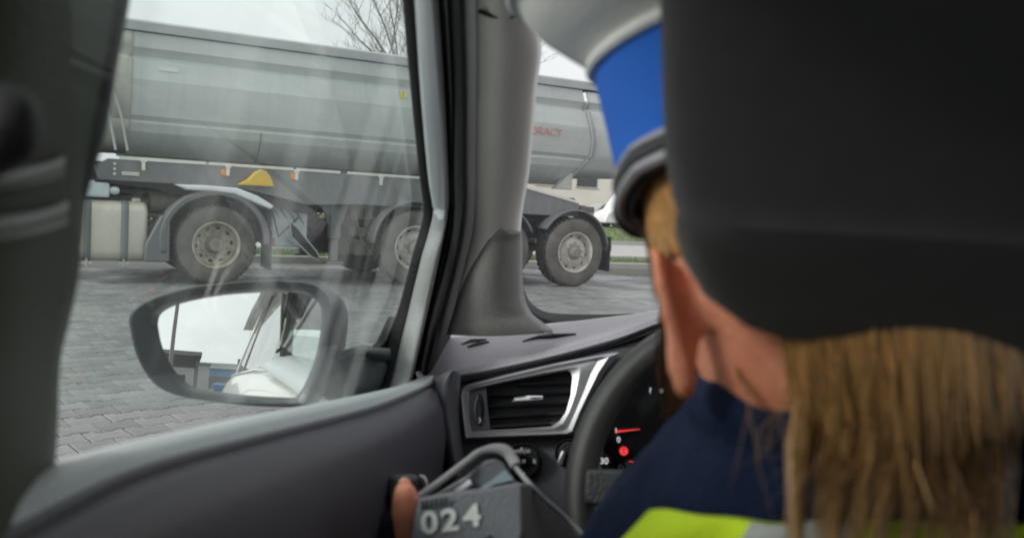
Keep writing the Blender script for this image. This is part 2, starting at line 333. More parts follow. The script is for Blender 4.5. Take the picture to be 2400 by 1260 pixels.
# ------------------------------------------------------------------ ground and setting
vp = ray(5000, 687); TX = Vector((vp.x, vp.y, 0)).normalized(); TY = Vector((-TX.y, TX.x, 0))       # lorry axes: backwards, away from the car
TO = ground_pt(505, 668); TROT = math.atan2(TX.y, TX.x)
def TW(x, y, z=0): return TO + TX * x + TY * y + Z3 * z
def strip_ground(name, m, y0, y1, z, x0=-120, x1=160, nx=2):
    b = MB(); b.grid([[TW(x0 + (x1 - x0) * i / nx, y, z) for i in range(nx + 1)] for y in (y0, y1)]); return structure(name, b, m, smooth=False)
g = MB(); g.grid([[Vector((x, y, -.03)) for x in (-900, 900)] for y in (-900, 900)]); structure('ground', g, 'asphalt', smooth=False)
strip_ground('road', 'asphalt', -40, 3.7, -.016)
strip_ground('grass_verge', 'grass_ground', 3.85, 6.0, .02)
strip_ground('path', 'concrete_kerb', 6.15, 14.0, -.012)
strip_ground('grass_field', 'grass_ground', 14.1, 37, .02)
strip_ground('dry_field', 'dry_field', 37.0, 70, .024)
for i, yy in enumerate((3.78, 6.07, 14.05)):
    kb = MB(); kb.box((0, 0, .04), (280, .14, .14)); k = structure('kerb', kb, 'concrete_kerb', smooth=False, bevel=.015)
    k.location = TW(20, yy, 0); k.rotation_euler.z = TROT
# grass blades on the verge that shows behind the lorry
gb = MB(); rg = random.Random(3)
for i in range(9000):
    x = rg.uniform(-4, 22); y = rg.uniform(3.9, 5.95); h = rg.uniform(.05, .15); p = TW(x, y, .015); a = rg.uniform(0, 6.28); d = Vector((math.cos(a), math.sin(a), 0)); q = Vector((-d.y, d.x, 0))
    gb.add([p - d * .008, p + d * .008, p + q * rg.uniform(-.05, .05) + Z3 * h], [(0, 1, 2)])
for i in range(9000):
    x = rg.uniform(-4, 45); y = rg.uniform(14.2, 36); h = rg.uniform(.05, .14); p = TW(x, y, .015); a = rg.uniform(0, 6.28); d = Vector((math.cos(a), math.sin(a), 0)); q = Vector((-d.y, d.x, 0))
    gb.add([p - d * .02, p + d * .02, p + q * rg.uniform(-.05, .05) + Z3 * h], [(0, 1, 2)])
tag(gb.build('grass', 'grass_blade', smooth=False), 'short green grass on the verges behind the lorry', 'grass', kind='stuff')

# interlocking bone-shaped concrete pavers
PA, PB, PLEN = .0945, .0705, .20
def paver_outline(ins):
    a, b, l = PA - ins, PB - ins, PLEN / 2 - ins; x1, x2 = .060 - ins * .3, .040 - ins * .3
    up = [(-l, a), (-x1, a), (-x2, b), (x2, b), (x1, a), (l, a)]
    return up + [(-x, -y) for x, y in up]
top, sh = paver_outline(.0085), paver_outline(.0022)
def paver_geo(mb, M, dz):
    n = len(top); vs = [M @ Vector((x, y, dz)) for x, y in top] + [M @ Vector((x, y, dz - .006)) for x, y in sh] + [M @ Vector((x, y, -.035)) for x, y in sh]
    fs = [tuple(reversed(range(n)))] + [(i, (i + 1) % n, n + (i + 1) % n, n + i) for i in range(n)] + [(n + i, n + (i + 1) % n, 2 * n + (i + 1) % n, 2 * n + i) for i in range(n)]
    mb.add(vs, fs)
PM = MB(); paver_geo(PM, Matrix.Identity(4), 0); paver_me = PM.mesh('paver', 'paver_concrete', smooth=False)
PVR = Matrix.Rotation(TROT + .22, 4, 'Z'); PVO = Vector((-3, 6, 0))
bed = MB(); bed.grid([[PVO + PVR @ Vector((x, y, -.011)) for x in (-13, 14)] for y in (-7.0, 7.2)]); bed_o = structure('paving', bed, 'joint_sand', smooth=False)
cands = []; rp = random.Random(5)
for r in range(-43, 44):
    for c in range(-66, 70):
        q = Vector(((c + (.5 if r % 2 else 0)) * PLEN, r * (PA + PB), 0)); p = PVO + PVR @ q
        if not (-12.5 < q.x < 13.5): continue
        if p.x > -.2 and p.y < 3: continue
        px = proj(p) if (p - CAM).dot(FW) > .3 else None
        inview = px is not None and 85 < px[0] < 930 and 640 < px[1] < 1118 - (px[0] - 70) * .228
        cands.append((0 if inview else 1, (p - CAM).length, p))
cands.sort(key=lambda t: (t[0], t[1]))
rest = MB()
for i, (iv, dd, p) in enumerate(cands):
    dz = rp.gauss(0, .0016); rz = rp.gauss(0, .006)
    if i < 290 and iv == 0:
        o = bpy.data.objects.new('paver', paver_me); COL.objects.link(o); o.parent = bed_o
        o.location = (p.x, p.y, dz); o.rotation_euler = (rp.gauss(0, .006), rp.gauss(0, .006), TROT + .22 + rz)
    elif dd < 17:
        paver_geo(rest, Matrix.Translation((p.x, p.y, 0)) @ Matrix.Rotation(TROT + .22 + rz, 4, 'Z'), dz)
rest.build('paver_field', 'paver_concrete', bed_o, smooth=False, kind='stuff')

# ------------------------------------------------------------------ wheels
def wheel_meshes(kind, R, W):
    """axis along local y, outer face towards -y at y=0"""
    out = []
    b = MB(); s = .035
    b.lathe([(R * .56, .05), (R * .60, .012), (R * .72, .0), (R * .86, .006), (R * .935, .022), (R * .965, .05)], (0, 0, 0), (0, 1, 0), 56); 
    b.lathe([(R * .965, W - .05), (R * .935, W - .02), (R * .72, W), (R * .56, W - .04)], (0, 0, 0), (0, 1, 0), 40)
    out.append(('tyre', b.mesh('tyre', 'tyre_rubber'), []))
    t = MB(); t.lathe([(R * .955, .046), (R * .965, .05), (R * .965, W - .05), (R * .955, W - .046)], (0, 0, 0), (0, 1, 0), 56)
    nb = 40
    for k in range(nb):            # tread blocks in three staggered ribs
        for j in range(4):
            a = 2 * math.pi * (k + (.5 if j % 2 else 0)) / nb; y = .052 + (W - .104) * (j + .5) / 4
            M = Matrix.Rotation(a, 3, 'Y'); t.box(M @ Vector((R * .982, y, 0)), (R * .036, (W - .12) / 4 * .86, 2 * math.pi * R / nb * .72), M)
    tm = t.mesh('tread', 'tyre_tread', smooth=False)
    rim = MB()
    if kind == 'drive':            # deep dish
        rim.lathe([(R * .585, .028), (R * .59, .006), (R * .555, .004), (R * .53, .03), (R * .515, .10), (R * .50, .15), (R * .44, .165), (R * .30, .168), (R * .22, .165), (0.01, .165)], (0, 0, 0), (0, 1, 0), 48)
        yd = .16
    else:                          # trailer disc bulging outwards
        rim.lathe([(R * .585, .028), (R * .59, .006), (R * .555, .006), (R * .525, .03), (R * .505, .085), (R * .46, .105), (R * .42, .075), (R * .33, .05), (R * .24, .048), (0.01, .05)], (0, 0, 0), (0, 1, 0), 48)
        yd = .05
    rm = rim.mesh('rim', 'rim_dirty' if kind == 'drive' else 'rim_pale')
    hub = MB()
    if kind == 'drive': hub.lathe([(R * .225, yd), (R * .22, yd - .05), (R * .19, yd - .065), (R * .17, yd - .13), (R * .15, yd - .145), (.005, yd - .147)], (0, 0, 0), (0, 1, 0), 28)
    else: hub.lathe([(R * .215, yd), (R * .21, yd - .02), (R * .155, yd - .03), (R * .15, yd - .07), (R * .12, yd - .085), (.005, yd - .087)], (0, 0, 0), (0, 1, 0), 28)
    hm = hub.mesh('hub', 'hub_dirty')
    subs = [('hub', hm)]
    nut = MB(); 
    n_, rr = 10, R * (.31 if kind == 'drive' else .285)
    for k in range(n_):
        a = 2 * math.pi * k / n_; nut.lathe([(.017, .0), (.017, -.022), (.009, -.03), (.008, -.05), (.001, -.052)], (rr * math.cos(a), yd, rr * math.sin(a)), (0, 1, 0), 6)
    hole = MB(); 
    for k in range(10):
        a = 2 * math.pi * (k + .5) / 10; rr2 = R * (.435 if kind == 'drive' else .445); hole.lathe([(.028, 0), (.026, -.004), (.001, -.004)], (rr2 * math.cos(a), (.165 if kind == 'drive' else .096), rr2 * math.sin(a)), (0, 1, 0), 12)
    subs += [('wheel_nuts', nut.mesh('wheel_nuts', 'rim_pale')), ('hand_holes', hole.mesh('hand_holes', 'matte_black'))]
    return dict(tyre=out[0][1], tread=tm, rim=rm, subs=subs)
WH = {'drive': wheel_meshes('drive', .505, .58), 'trailer': wheel_meshes('trailer', .535, .385), 'front': wheel_meshes('trailer', .505, .31)}
def put_wheel(kind, parent, x, y, R, spin, flip=False):
    w_ = bpy.data.objects.new('wheel', WH[kind]['tyre']); COL.objects.link(w_); w_.parent = parent
    w_.location = (x, y, R); w_.rotation_euler = (0, spin, math.pi if flip else 0)
    for nm, me in [('tread', WH[kind]['tread']), ('rim', WH[kind]['rim'])] + WH[kind]['subs']:
        c = bpy.data.objects.new(nm, me); COL.objects.link(c); c.parent = w_
        if nm in ('wheel_nuts', 'hand_holes', 'tread'): c['kind'] = 'stuff'
    return w_

# ------------------------------------------------------------------ tipper trailer
TL = thing('tipper_trailer', 'light grey steel tipper trailer with ribbed half-pipe body and three axles', 'trailer', TO, rotz=TROT, world=False)
XF, XR = -1.02, 5.30          # main ribbed flank
prof = [(.03, 3.01), (.03, 2.835), (.115, 2.74), (.11, 2.725), (.045, 2.695), (.035, 2.46), (.075, 2.245), (.15, 2.04), (.22, 1.985), (.205, 1.955), (.28, 1.85), (.42, 1.73), (.64, 1.575)]
def slant(z): return (3.05 - z) * .34 if z > 2.1 else (3.05 - 2.1) * .34 - (2.1 - z) * .45
def flank_rows(x0, x1f):
    return [[Vector((x0, y, z)), Vector(((x0 + x1f(z)) / 2, y, z)), Vector((x1f(z), y, z))] for y, z in prof]
b = MB(); b.grid(flank_rows(XF, lambda z: XR + slant(z)))
far = [(2.5 - y, z) for y, z in reversed(prof)]
b.grid([[Vector((XF, y, z)), Vector((XR + slant(z), y, z))] for y, z in [(prof[-1][0], prof[-1][1])] + far])
b.build('body', 'tipper_paint', TL, ang=12)
# pressed ridge highlights along the flank are real folds; vertical weld seams
for xs in (.55, 3.3):
    s_ = MB(); s_.tube([Vector((xs + .012 * k, y - .004, z)) for k, (y, z) in enumerate(prof[9:])], .006, 5); s_.build('weld_seam', 'chassis_grey', TL)
rl = MB(); rl.prism([Vector((-1.6, -.02, 3.02)), Vector((-1.6, .10, 3.02)), Vector((-1.6, .10, 3.145)), Vector((-1.6, .03, 3.155)), Vector((-1.6, -.02, 3.13))], (7.75, 0, 0)); rl.build('top_rail', 'rail_grey', TL, bevel=.008)
rl = MB(); rl.box((2.275, 2.44, 3.085), (7.75, .12, .13)); rl.build('top_rail', 'rail_grey', TL, bevel=.008)
rl = MB(); rl.box((2.3, .075, 3.005), (7.6, .03, .02)); rl.build('rail_gap', 'dark_steel', TL)
cv = MB(); cv.grid([[Vector((x, y, 3.12 + .03 * math.sin(math.pi * (y - .1) / 2.3))) for y in (.1, .7, 1.25, 1.8, 2.4)] for x in (-1.55, 6.1)]); cv.build('sheet_cover', 'chassis_grey', TL)
# rounded front end: flange, curved nose
fl = MB()
rows = []
for (dx, dy) in ((0.0, -.012), (-.06, -.03), (-.16, -.028), (-.27, .02), (-.37, .13), (-.43, .30), (-.46, .6), (-.47, 1.25)):
    rows.append([Vector((XF + dx + (.10 * (2.4 - z) if z < 2.4 else 0) * (0 if dx == 0 else 1) * .5, y + dy if dy < .6 else dy + (y if dy < 1 else 0) * .5, z)) for y, z in prof])
fl.grid(rows); fl.build('front_wall', 'tipper_end', TL, solid=.01, ang=60)
gs = MB()
for xx, zz in ((-1.20, 2.6), (-1.33, 2.5)): gs.tube([Vector((xx - .12, -.01, zz)), Vector((xx + .06, -.015, 2.0)), Vector((xx + .14, -.0, 1.6))], .018, 5)
gs.build('front_rib', 'rail_grey', TL)
hy = MB(); hy.lathe([(.075, 0), (.075, .75), (.06, .75), (.06, 1.4), (.02, 1.42)], (-1.52, .5, 1.35), (-.12, 0, 1), 16, True); hy.build('tipping_ram', 'dark_steel', TL)
# tailgate
tg = MB(); pr2 = [(y - .012, z) for y, z in prof if z < 2.95 and z > 2.0]
tg.grid([[Vector((XR + slant(z) + .05, y, z)), Vector((XR + slant(z) + .10, y - .015, z)), Vector((6.22, y - .01, z)), Vector((6.30, .4, z)), Vector((6.30, 2.2, z)), Vector((6.2, 2.46, z))] for y, z in [(.02, 2.99)] + pr2 + [(.21, 1.97), (.3, 1.86), (.46, 1.72)]])
tg.build('tailgate', 'tipper_paint', TL, ang=20, solid=.01)
pe = MB(); pe.tube([Vector((XR + slant(z) + .02, y - .02, z)) for y, z in prof[1:-1]], .028, 6); pe.build('rear_post', 'rail_grey', TL)
gu = MB(); gu.prism([Vector((5.16, .40, 1.50)), Vector((5.46, .38, 1.50)), Vector((5.46, .38, 1.80))], (0, .14, 0)); gu.build('hinge_bracket', 'tipper_end', TL, bevel=.01)
# chassis
ch = MB(); ch.prism([Vector(p) for p in ((-1.42, .20, 1.40), (-1.25, .20, 1.50), (4.35, .20, 1.51), (5.5, .20, 1.29), (5.5, .20, 1.08), (1.9, .20, 1.10), (1.2, .20, 1.06), (.3, .20, 1.24), (-1.35, .20, 1.24))], (0, .08, 0)); ch.build('side_beam', 'chassis_grey', TL, bevel=.006)
ch = MB(); ch.prism([Vector(p) for p in ((-1.4, 2.22, 1.40), (-1.25, 2.22, 1.50), (4.35, 2.22, 1.51), (5.5, 2.22, 1.29), (5.5, 2.22, 1.08), (1.9, 2.22, 1.10), (.3, 2.22, 1.24), (-1.4, 2.22, 1.24))], (0, .08, 0)); ch.build('side_beam', 'chassis_grey', TL, bevel=.006)
for x in (-1.1, -.2, .9, 2.0, 3.4, 4.7, 5.4):
    c_ = MB(); c_.box((x, 1.25, 1.30), (.12, 1.95, .14)); c_.build('cross_member', 'dark_steel', TL, bevel=.006)
for x0, x1 in ((-1.13, -.13), (-.09, .98), (1.02, 1.62), (1.72, 2.85), (2.89, 4.35)):
    t_ = MB(); t_.box(((x0 + x1) / 2, .192, 1.522), (x1 - x0, .012, .036)); t_.build('reflective_tape', 'tape_white', TL, smooth=False)
t_ = MB(); t_.prism([Vector((4.37, .186, 1.54)), Vector((5.44, .186, 1.335)), Vector((5.44, .186, 1.295)), Vector((4.37, .186, 1.50))], (0, .012, 0)); t_.build('reflective_tape', 'tape_white', TL, smooth=False)
for x in (-.86, .14, 1.02, 2.2):
    h_ = MB(); h_.box((x, .17, 1.44), (.04, .05, .12)); h_.box((x, .165, 1.50), (.07, .05, .04)); h_.build('tape_bracket', 'tape_white', TL, bevel=.006)
lm = MB(); lm.lathe([(.001, -.02), (.035, -.018), (.045, -.006), (.045, .01)], (.10, .19, 1.42), (0, 1, 0), 20); l_ = lm.build('marker_lamp', 'lamp_orange', TL); l_.scale = (1, 1, 1)
lm = MB(); lm.box((.98, .185, 1.43), (.07, .03, .09)); lm.build('marker_lamp', 'lamp_orange', TL, bevel=.01, label='orange side lamp in a white holder')
lm = MB(); lm.box((-1.0, .19, 1.33), (.20, .02, .05)); lm.build('plate_holder', 'tipper_end', TL, bevel=.008)
for z in (1.32, 1.38, 1.44):
    bo = MB(); bo.lathe([(.001, -.02), (.016, -.018), (.018, 0)], (-1.18, .195, z), (0, 1, 0), 8); bo.build('bolt', 'tape_white', TL)
# bent strut behind the fifth wheel, mesh guard and landing leg
st = MB(); st.prism([Vector(p) for p in ((.62, .30, 1.16), (1.22, .30, 1.02), (1.25, .30, .93), (1.05, .30, .95), (.62, .30, 1.05))], (0, .06, 0)); st.build('neck_gusset', 'dark_steel', TL, bevel=.006)
st = MB(); st.tube([Vector((.75, .32, .98)), Vector((.85, .32, .62)), Vector((1.1, .32, .88)), ], .018, 6); st.build('guard_strut', 'dark_steel', TL)
gp = MB(); ring = [Vector((.98, .30, .84)), Vector((1.10, .30, .74)), Vector((1.38, .30, .42)), Vector((1.42, .30, .32)), Vector((1.30, .30, .36)), Vector((1.02, .30, .62))]
gp.tube(ring + [ring[0]], .012, 6)
gpo = gp.build('guard_frame', 'rail_grey', TL)
me_ = MB()
for k in range(9):
    a = ring[0].lerp(ring[3], (k + .5) / 9); c = ring[5].lerp(ring[4], (k + .5) / 9); me_.tube([a, c], .006, 4)
for k in range(4):
    u = (k + 1) / 5; me_.tube([ring[0].lerp(ring[5], u), ring[3].lerp(ring[4], u)], .006, 4)
me_.prism([p + Vector((0, .03, 0)) for p in ring], (0, .01, 0)); me_.build('guard_mesh', 'dark_steel', gpo)
for yy in (.42, 1.95):
    lg = MB(); lg.box((1.64, yy, .92), (.15, .14, .62)); lg.box((1.64, yy, .52), (.11, .10, .45)); lg.box((1.64, yy, .28), (.26, .22, .03)); lg.prism([Vector((1.42, yy - .02, 1.15)), Vector((1.86, yy - .02, 1.15)), Vector((1.72, yy - .02, .75)), Vector((1.56, yy - .02, .75))], (0, .04, 0))
    lg.build('landing_leg', 'chassis_grey', TL, bevel=.01)
bx_ = MB(); bx_.box((1.05, .75, .74), (.50, .45, .55)); bx_.build('storage_box', 'box_white', TL, bevel=.03, label='pale storage box behind the mesh guard')
vb = MB()
for (x, z, sx, sz) in ((1.95, 1.0, .18, .22), (2.12, .95, .12, .3), (1.98, .72, .2, .12), (2.05, .5, .24, .22), (2.2, 1.25, .3, .12)): vb.box((x, .5, z), (sx, .25, sz))
vb.tube([Vector((2.05, .3, 1.28)), Vector((2.2, .28, 1.38)), Vector((2.33, .3, 1.25)), Vector((2.2, .3, 1.12)), Vector((1.98, .3, 1.05))], .02, 6); vb.tube([Vector((1.9, .35, .98)), Vector((2.0, .3, .6)), Vector((2.2, .32, .4)), Vector((2.4, .4, .42))], .016, 6)
vb.tube([Vector((1.85, .35, .9)), Vector((2.3, .3, .92)), Vector((2.42, .3, .8))], .014, 6)
vb.build('brake_valves', 'chassis_dirty', TL, bevel=.015)
at_ = MB(); at_.lathe([(.02, 0), (.12, .02), (.13, .06), (.13, .64), (.12, .68), (.02, .7)], (1.9, .8, .62), (1, 0, 0), 20); at_.build('air_tank', 'dark_steel', TL)
sp2 = MB(); sp2.box((2.2, 1.25, 1.10), (7.0, .9, .30)); sp2.box((3.9, 1.25, .85), (3.4, 1.1, .30)); sp2.build('centre_frame', 'dark_steel', TL, bevel=.02)
sp3 = MB()
for (x, y, z, sx, sy, sz) in ((.95, 1.2, .75, .7, .5, .5), (1.3, .9, .9, .3, .6, .35), (2.02, .9, .55, .5, .4, .35), (1.75, 1.5, .6, .4, .5, .5)): sp3.box((x, y, z), (sx, sy, sz))
for k in range(6): sp3.tube([Vector((.5 + .1 * k, .5, 1.12)), Vector((.75 + .12 * k, .55, .85 - .04 * k)), Vector((1.2 + .1 * k, .6, 1.05))], .013, 6)
sp3.build('air_lines', 'chassis_dirty', TL, bevel=.02)
AX = [2.70, 4.02, 5.36]
for i, x in enumerate(AX):
    put_wheel('trailer', TL, x, 0, .535, .3 + i * .7); put_wheel('trailer', TL, x, 2.5, .535, 1 + i, True)
    ax_ = MB(); ax_.lathe([(.075, .3), (.075, 2.2)], (x, 0, .535), (0, 1, 0), 14, True); ax_.build('axle', 'chassis_dirty', TL)
    for yy in (.62, 1.88):
        sp = MB(); sp.box((x - .25, yy, .80), (.14, .10, .55)); sp.tube([Vector((x - .28, yy, .72)), Vector((x - .05, yy, .60)), Vector((x + .2, yy, .62)), Vector((x + .35, yy, .75))], .045, 6); sp.lathe([(.11, 0), (.13, .06), (.11, .13), (.13, .2), (.1, .26)], (x + .33, yy, .78), (0, 0, 1), 16, True); sp.build('suspension_arm', 'chassis_dirty', TL)
    mg = MB(); a0, a1 = (math.radians(8 if i == 2 else 25), math.radians(178 if i == 0 else 150))
    rws = []
    for (rr, y) in ((.60, .03), (.62, .02), (.635, .03), (.64, .20), (.64, .43)):
        rws.append([Vector((x + rr * math.cos(a1 + (a0 - a1) * k / 24), y, .56 + rr * math.sin(a1 + (a0 - a1) * k / 24))) for k in range(25)])
    mg.grid(rws); mg.build('mudguard', 'fender_grey' if i != 9 else 'dark_steel', TL, solid=.008)
fm = MB(); fm.box((6.02, .22, .52), (.012, .40, .55)); fm.build('mud_flap', 'dark_steel', TL, bevel=.004)
ub = MB(); ub.box((6.05, 1.25, .62), (.1, 2.3, .12)); ub.build('underrun_bar', 'chassis_grey', TL, bevel=.01)
rb = MB(); rb.box((5.6, .33, 1.14), (.12, .2, .25)); rb.box((5.75, .4, 1.2), (.3, .1, .1)); rb.build('rear_hinge', 'chassis_dirty', TL, bevel=.02)
# lettering and warning sticker
MT = Matrix.Translation((4.68, .036, 2.33)) @ Matrix.Rotation(math.radians(90), 4, 'X')
text_obj('lettering', '-IORACY', .165, MT @ Matrix.Shear('XZ', 4, (0, 0)), 'lettering_red', TL, extrude=.002)
stk = MB(); stk.box((2.41, .032, 2.63), (.085, .006, .085)); so = stk.build('warning_sticker', 'sticker_yellow', TL, smooth=False)
text_obj('sticker_mark', '!', .09, Matrix.Translation((2.41, .027, 2.63)) @ Matrix.Rotation(math.radians(90), 4, 'X'), 'gloss_black', so, extrude=.0005)
pl_ = MB(); pl_.box((-.62, .034, 2.61), (.22, .006, .05)); pl_.build('name_plate', 'print_white', TL, smooth=False)

# yellow wheel chock carried on the beam
WC = MB(); WC.prism([Vector(p) for p in ((.25, .02, 1.275), (.70, .02, 1.275), (.645, .02, 1.40), (.585, .02, 1.47), (.52, .02, 1.485), (.45, .02, 1.44), (.37, .02, 1.35))], (0, .15, 0))
wc = WC.build('wheel_chock', 'chock_yellow', None, bevel=.012); wc.location = TO; wc.rotation_euler.z = TROT
tag(wc, 'yellow plastic wheel chock hung on the side beam of the tipper trailer', 'wheel chock')

# ------------------------------------------------------------------ tractor unit
TR = thing('truck_tractor', 'white tractor unit with beige dirty fuel tank, coupled under the tipper trailer', 'truck', TO, rotz=TROT, world=False)
put_wheel('drive', TR, 0, .0, .505, .2); put_wheel('drive', TR, 0, 2.5, .505, .9, True)
put_wheel('front', TR, -3.75, .05, .505, .4); put_wheel('front', TR, -3.75, 2.45, .505, 1.4, True)
for yy in (.82, 1.62):
    c_ = MB(); c_.box((-1.9, yy, .93), (5.4, .08, .24)); c_.build('chassis_rail', 'chassis_dirty', TR, bevel=.008)
c_ = MB(); c_.lathe([(.09, .5), (.09, .9), (.24, 1.0), (.24, 1.5), (.09, 1.6), (.09, 2.0)], (0, 0, .505), (0, 1, 0), 16, True); c_.build('drive_axle', 'chassis_dirty', TR)
c_ = MB(); c_.lathe([(.06, .3), (.06, 2.2)], (-3.75, 0, .505), (0, 1, 0), 12, True); c_.build('front_axle', 'chassis_dirty', TR)
# fuel tank
def rrect(w_, h_, r, n=5):
    pts = []
    for cx, cy, a0 in ((w_ / 2 - r, h_ / 2 - r, 0), (-w_ / 2 + r, h_ / 2 - r, 90), (-w_ / 2 + r, -h_ / 2 + r, 180), (w_ / 2 - r, -h_ / 2 + r, 270)):
        for k in range(n + 1):
            a = math.radians(a0 + 90 * k / n); pts.append((cx + r * math.cos(a), cy + r * math.sin(a)))
    return pts
tk = MB(); rings = []
for x, s_ in ((-2.02, .86), (-2.0, .95), (-1.97, 1), (-.86, 1), (-.825, .96), (-.80, .87)): rings.append([Vector((x, .40 + p * s_, .635 + q * s_)) for p, q in rrect(.62, .73, .13)])
tk.loft(rings); tko = tk.build('fuel_tank', 'tank_alu', TR, ang=50)
for x in (-1.47, -1.06):
    s_ = MB(); s_.loft([[Vector((xx, .40 + p, .635 + q)) for p, q in rrect(.636, .746, .136)] for xx in (x - .042, x + .042)], False); s_.build('tank_strap', 'strap_grey', tko, solid=.006)
    s_ = MB(); s_.box((x, .14, .25), (.12, .05, .04)); s_.tube([Vector((x, .12, .30)), Vector((x, .12, .20))], .014, 6); s_.build('strap_bolt', 'rim_pale', tko)
cp_ = MB(); cp_.lathe([(.055, 0), (.055, .035), (.04, .045), (.005, .046)], (-.93, .22, .995), (0, 0, 1), 20); cp_.build('tank_cap', 'rim_pale', tko)
bx_ = MB(); bx_.box((-1.44, .30, 1.13), (.42, .3, .20)); bx_.lathe([(.045, 0), (.05, .05), (.05, .10), (.02, .11)], (-1.23, .2, 1.12), (1, 0, 0), 14, True); bx_.build('air_filter_box', 'box_white', TR, bevel=.025)
pk = MB()
rq = random.Random(9)
for k in range(26): 
    pk.box((rq.uniform(-1.2, -.45), rq.uniform(.4, .75), rq.uniform(.72, 1.16)), (rq.uniform(.06, .25), rq.uniform(.06, .2), rq.uniform(.03, .12)))
for k in range(7):
    z = rq.uniform(.85, 1.15); pk.tube([Vector((-1.25, .5, z)), Vector((-.9, .42, z + rq.uniform(-.05, .06))), Vector((-.5, .5, z + rq.uniform(-.1, .1)))], .015, 6)
pk.build('valve_cluster', 'chassis_dirty', TR, bevel=.01)
ar = MB(); ar.lathe([(.02, 0), (.13, .03), (.14, .08), (.14, .35), (.02, .42)], (-.78, .42, 1.02), (1, 0, 0), 18); ar.build('air_bottle', 'chassis_dirty', TR)
fw_ = MB(); fw_.prism([Vector(p) for p in ((-1.4, .15, 1.24), (-.5, .15, 1.24), (-.22, .15, 1.19), (-.35, .15, 1.12), (-.55, .15, 1.09), (-.7, .15, 1.16), (-1.4, .15, 1.205))], (0, 1.9, 0)); fw_.build('fifth_wheel', 'dark_steel', TR, bevel=.01).data.materials[0] = MATS['matte_black']
# rear mudguard: grey arch with white crown panel
for yy, sgn in ((0, 1), (2.5, -1)):
    mg = MB(); rws = []; a1, a0 = math.radians(196), math.radians(-4)
    for (rr, y) in ((.555, .035), (.575, .0), (.62, -.005), (.645, .03), (.65, .25), (.65, .6)):
        rws.append([Vector((.0 + (rr + (.02 if k < 14 else 0)) * 1.04 * math.cos(a1 + (a0 - a1) * k / 36), yy + sgn * y, .56 + rr * math.sin(a1 + (a0 - a1) * k / 36))) for k in range(37)])
    mg.grid(rws); mgo = mg.build('rear_mudguard', 'fender_grey', TR, solid=.01)
    wp = MB(); wp.prism([Vector((x, yy - sgn * .012, z)) for x, z in ((-.52, 1.235), (-.15, 1.245), (.22, 1.235), (.48, 1.15), (.70, 1.03), (.66, .98), (.47, 1.05), (.20, 1.155), (-.10, 1.175), (-.38, 1.175))], (0, sgn * .62, 0)); wp.build('mudguard_panel', 'fender_white', mgo, bevel=.02)
    fp = MB(); fp.prism([Vector((x, yy + sgn * .01, z)) for x, z in ((-.66, .85), (-.56, .85), (-.55, .28), (-.84, .28), (-.83, .5))], (0, sgn * .58, 0)); fp.build('side_skirt', 'fender_grey', mgo, bevel=.02)
fl_ = MB(); fl_.box((.69, .3, .45), (.012, .55, .50)); fl_.build('mud_flap', 'dark_steel', TR)
tl = MB(); tl.box((.74, .34, .56), (.06, .36, .10)); tl.build('tail_lamp', 'lamp_red_dirty', TR, bevel=.015)
# cab (mostly behind the car's pillar)
cb = MB(); sec = [(-2.35, 1.05), (-2.30, 3.45), (-2.7, 3.62), (-3.9, 3.60), (-4.45, 3.1), (-4.72, 2.05), (-4.78, .55), (-4.35, .42), (-4.32, .85), (-4.2, 1.05), (-3.95, 1.12), (-3.4, 1.12), (-3.2, 1.0), (-3.1, .5), (-2.75, .5), (-2.72, 1.05)]
cb.prism([Vector((x, .02, z)) for x, z in sec], (0, 2.46, 0)); cbo = cb.build('cab', 'cab_white', TR, bevel=.06, bseg=3)
for yy in (.012, 2.488):
    cw = MB(); cw.prism([Vector((x, yy, z)) for x, z in ((-3.15, 1.95), (-3.15, 2.75), (-4.15, 2.75), (-4.45, 2.0))], (0, .012, 0)); cw.build('side_window', 'car_glass', cbo)
    cdr = MB(); cdr.tube([Vector((-3.08, yy, .6)), Vector((-3.08, yy, 2.9)), Vector((-4.2, yy, 2.9)), Vector((-4.55, yy, 1.95)), Vector((-4.55, yy, 1.2))], .008, 4); cdr.build('door_gap', 'matte_black', cbo)
cw = MB(); cw.grid([[Vector((-4.735, .25, 2.0)), Vector((-4.735, 2.25, 2.0))], [Vector((-4.475, .25, 3.0)), Vector((-4.475, 2.25, 3.0))]]); cw.build('windscreen', 'car_glass', cbo, solid=.01)
gr = MB()
for k in range(6): gr.box((-4.79, 1.25, .8 + k * .14), (.03, 1.9, .07))
gr.build('grille', 'matte_black', cbo, bevel=.01)
for yy in (.35, 2.15):
    hl = MB(); hl.box((-4.78, yy, .62), (.04, .4, .16)); hl.build('headlamp', 'eye_white', cbo, bevel=.03)

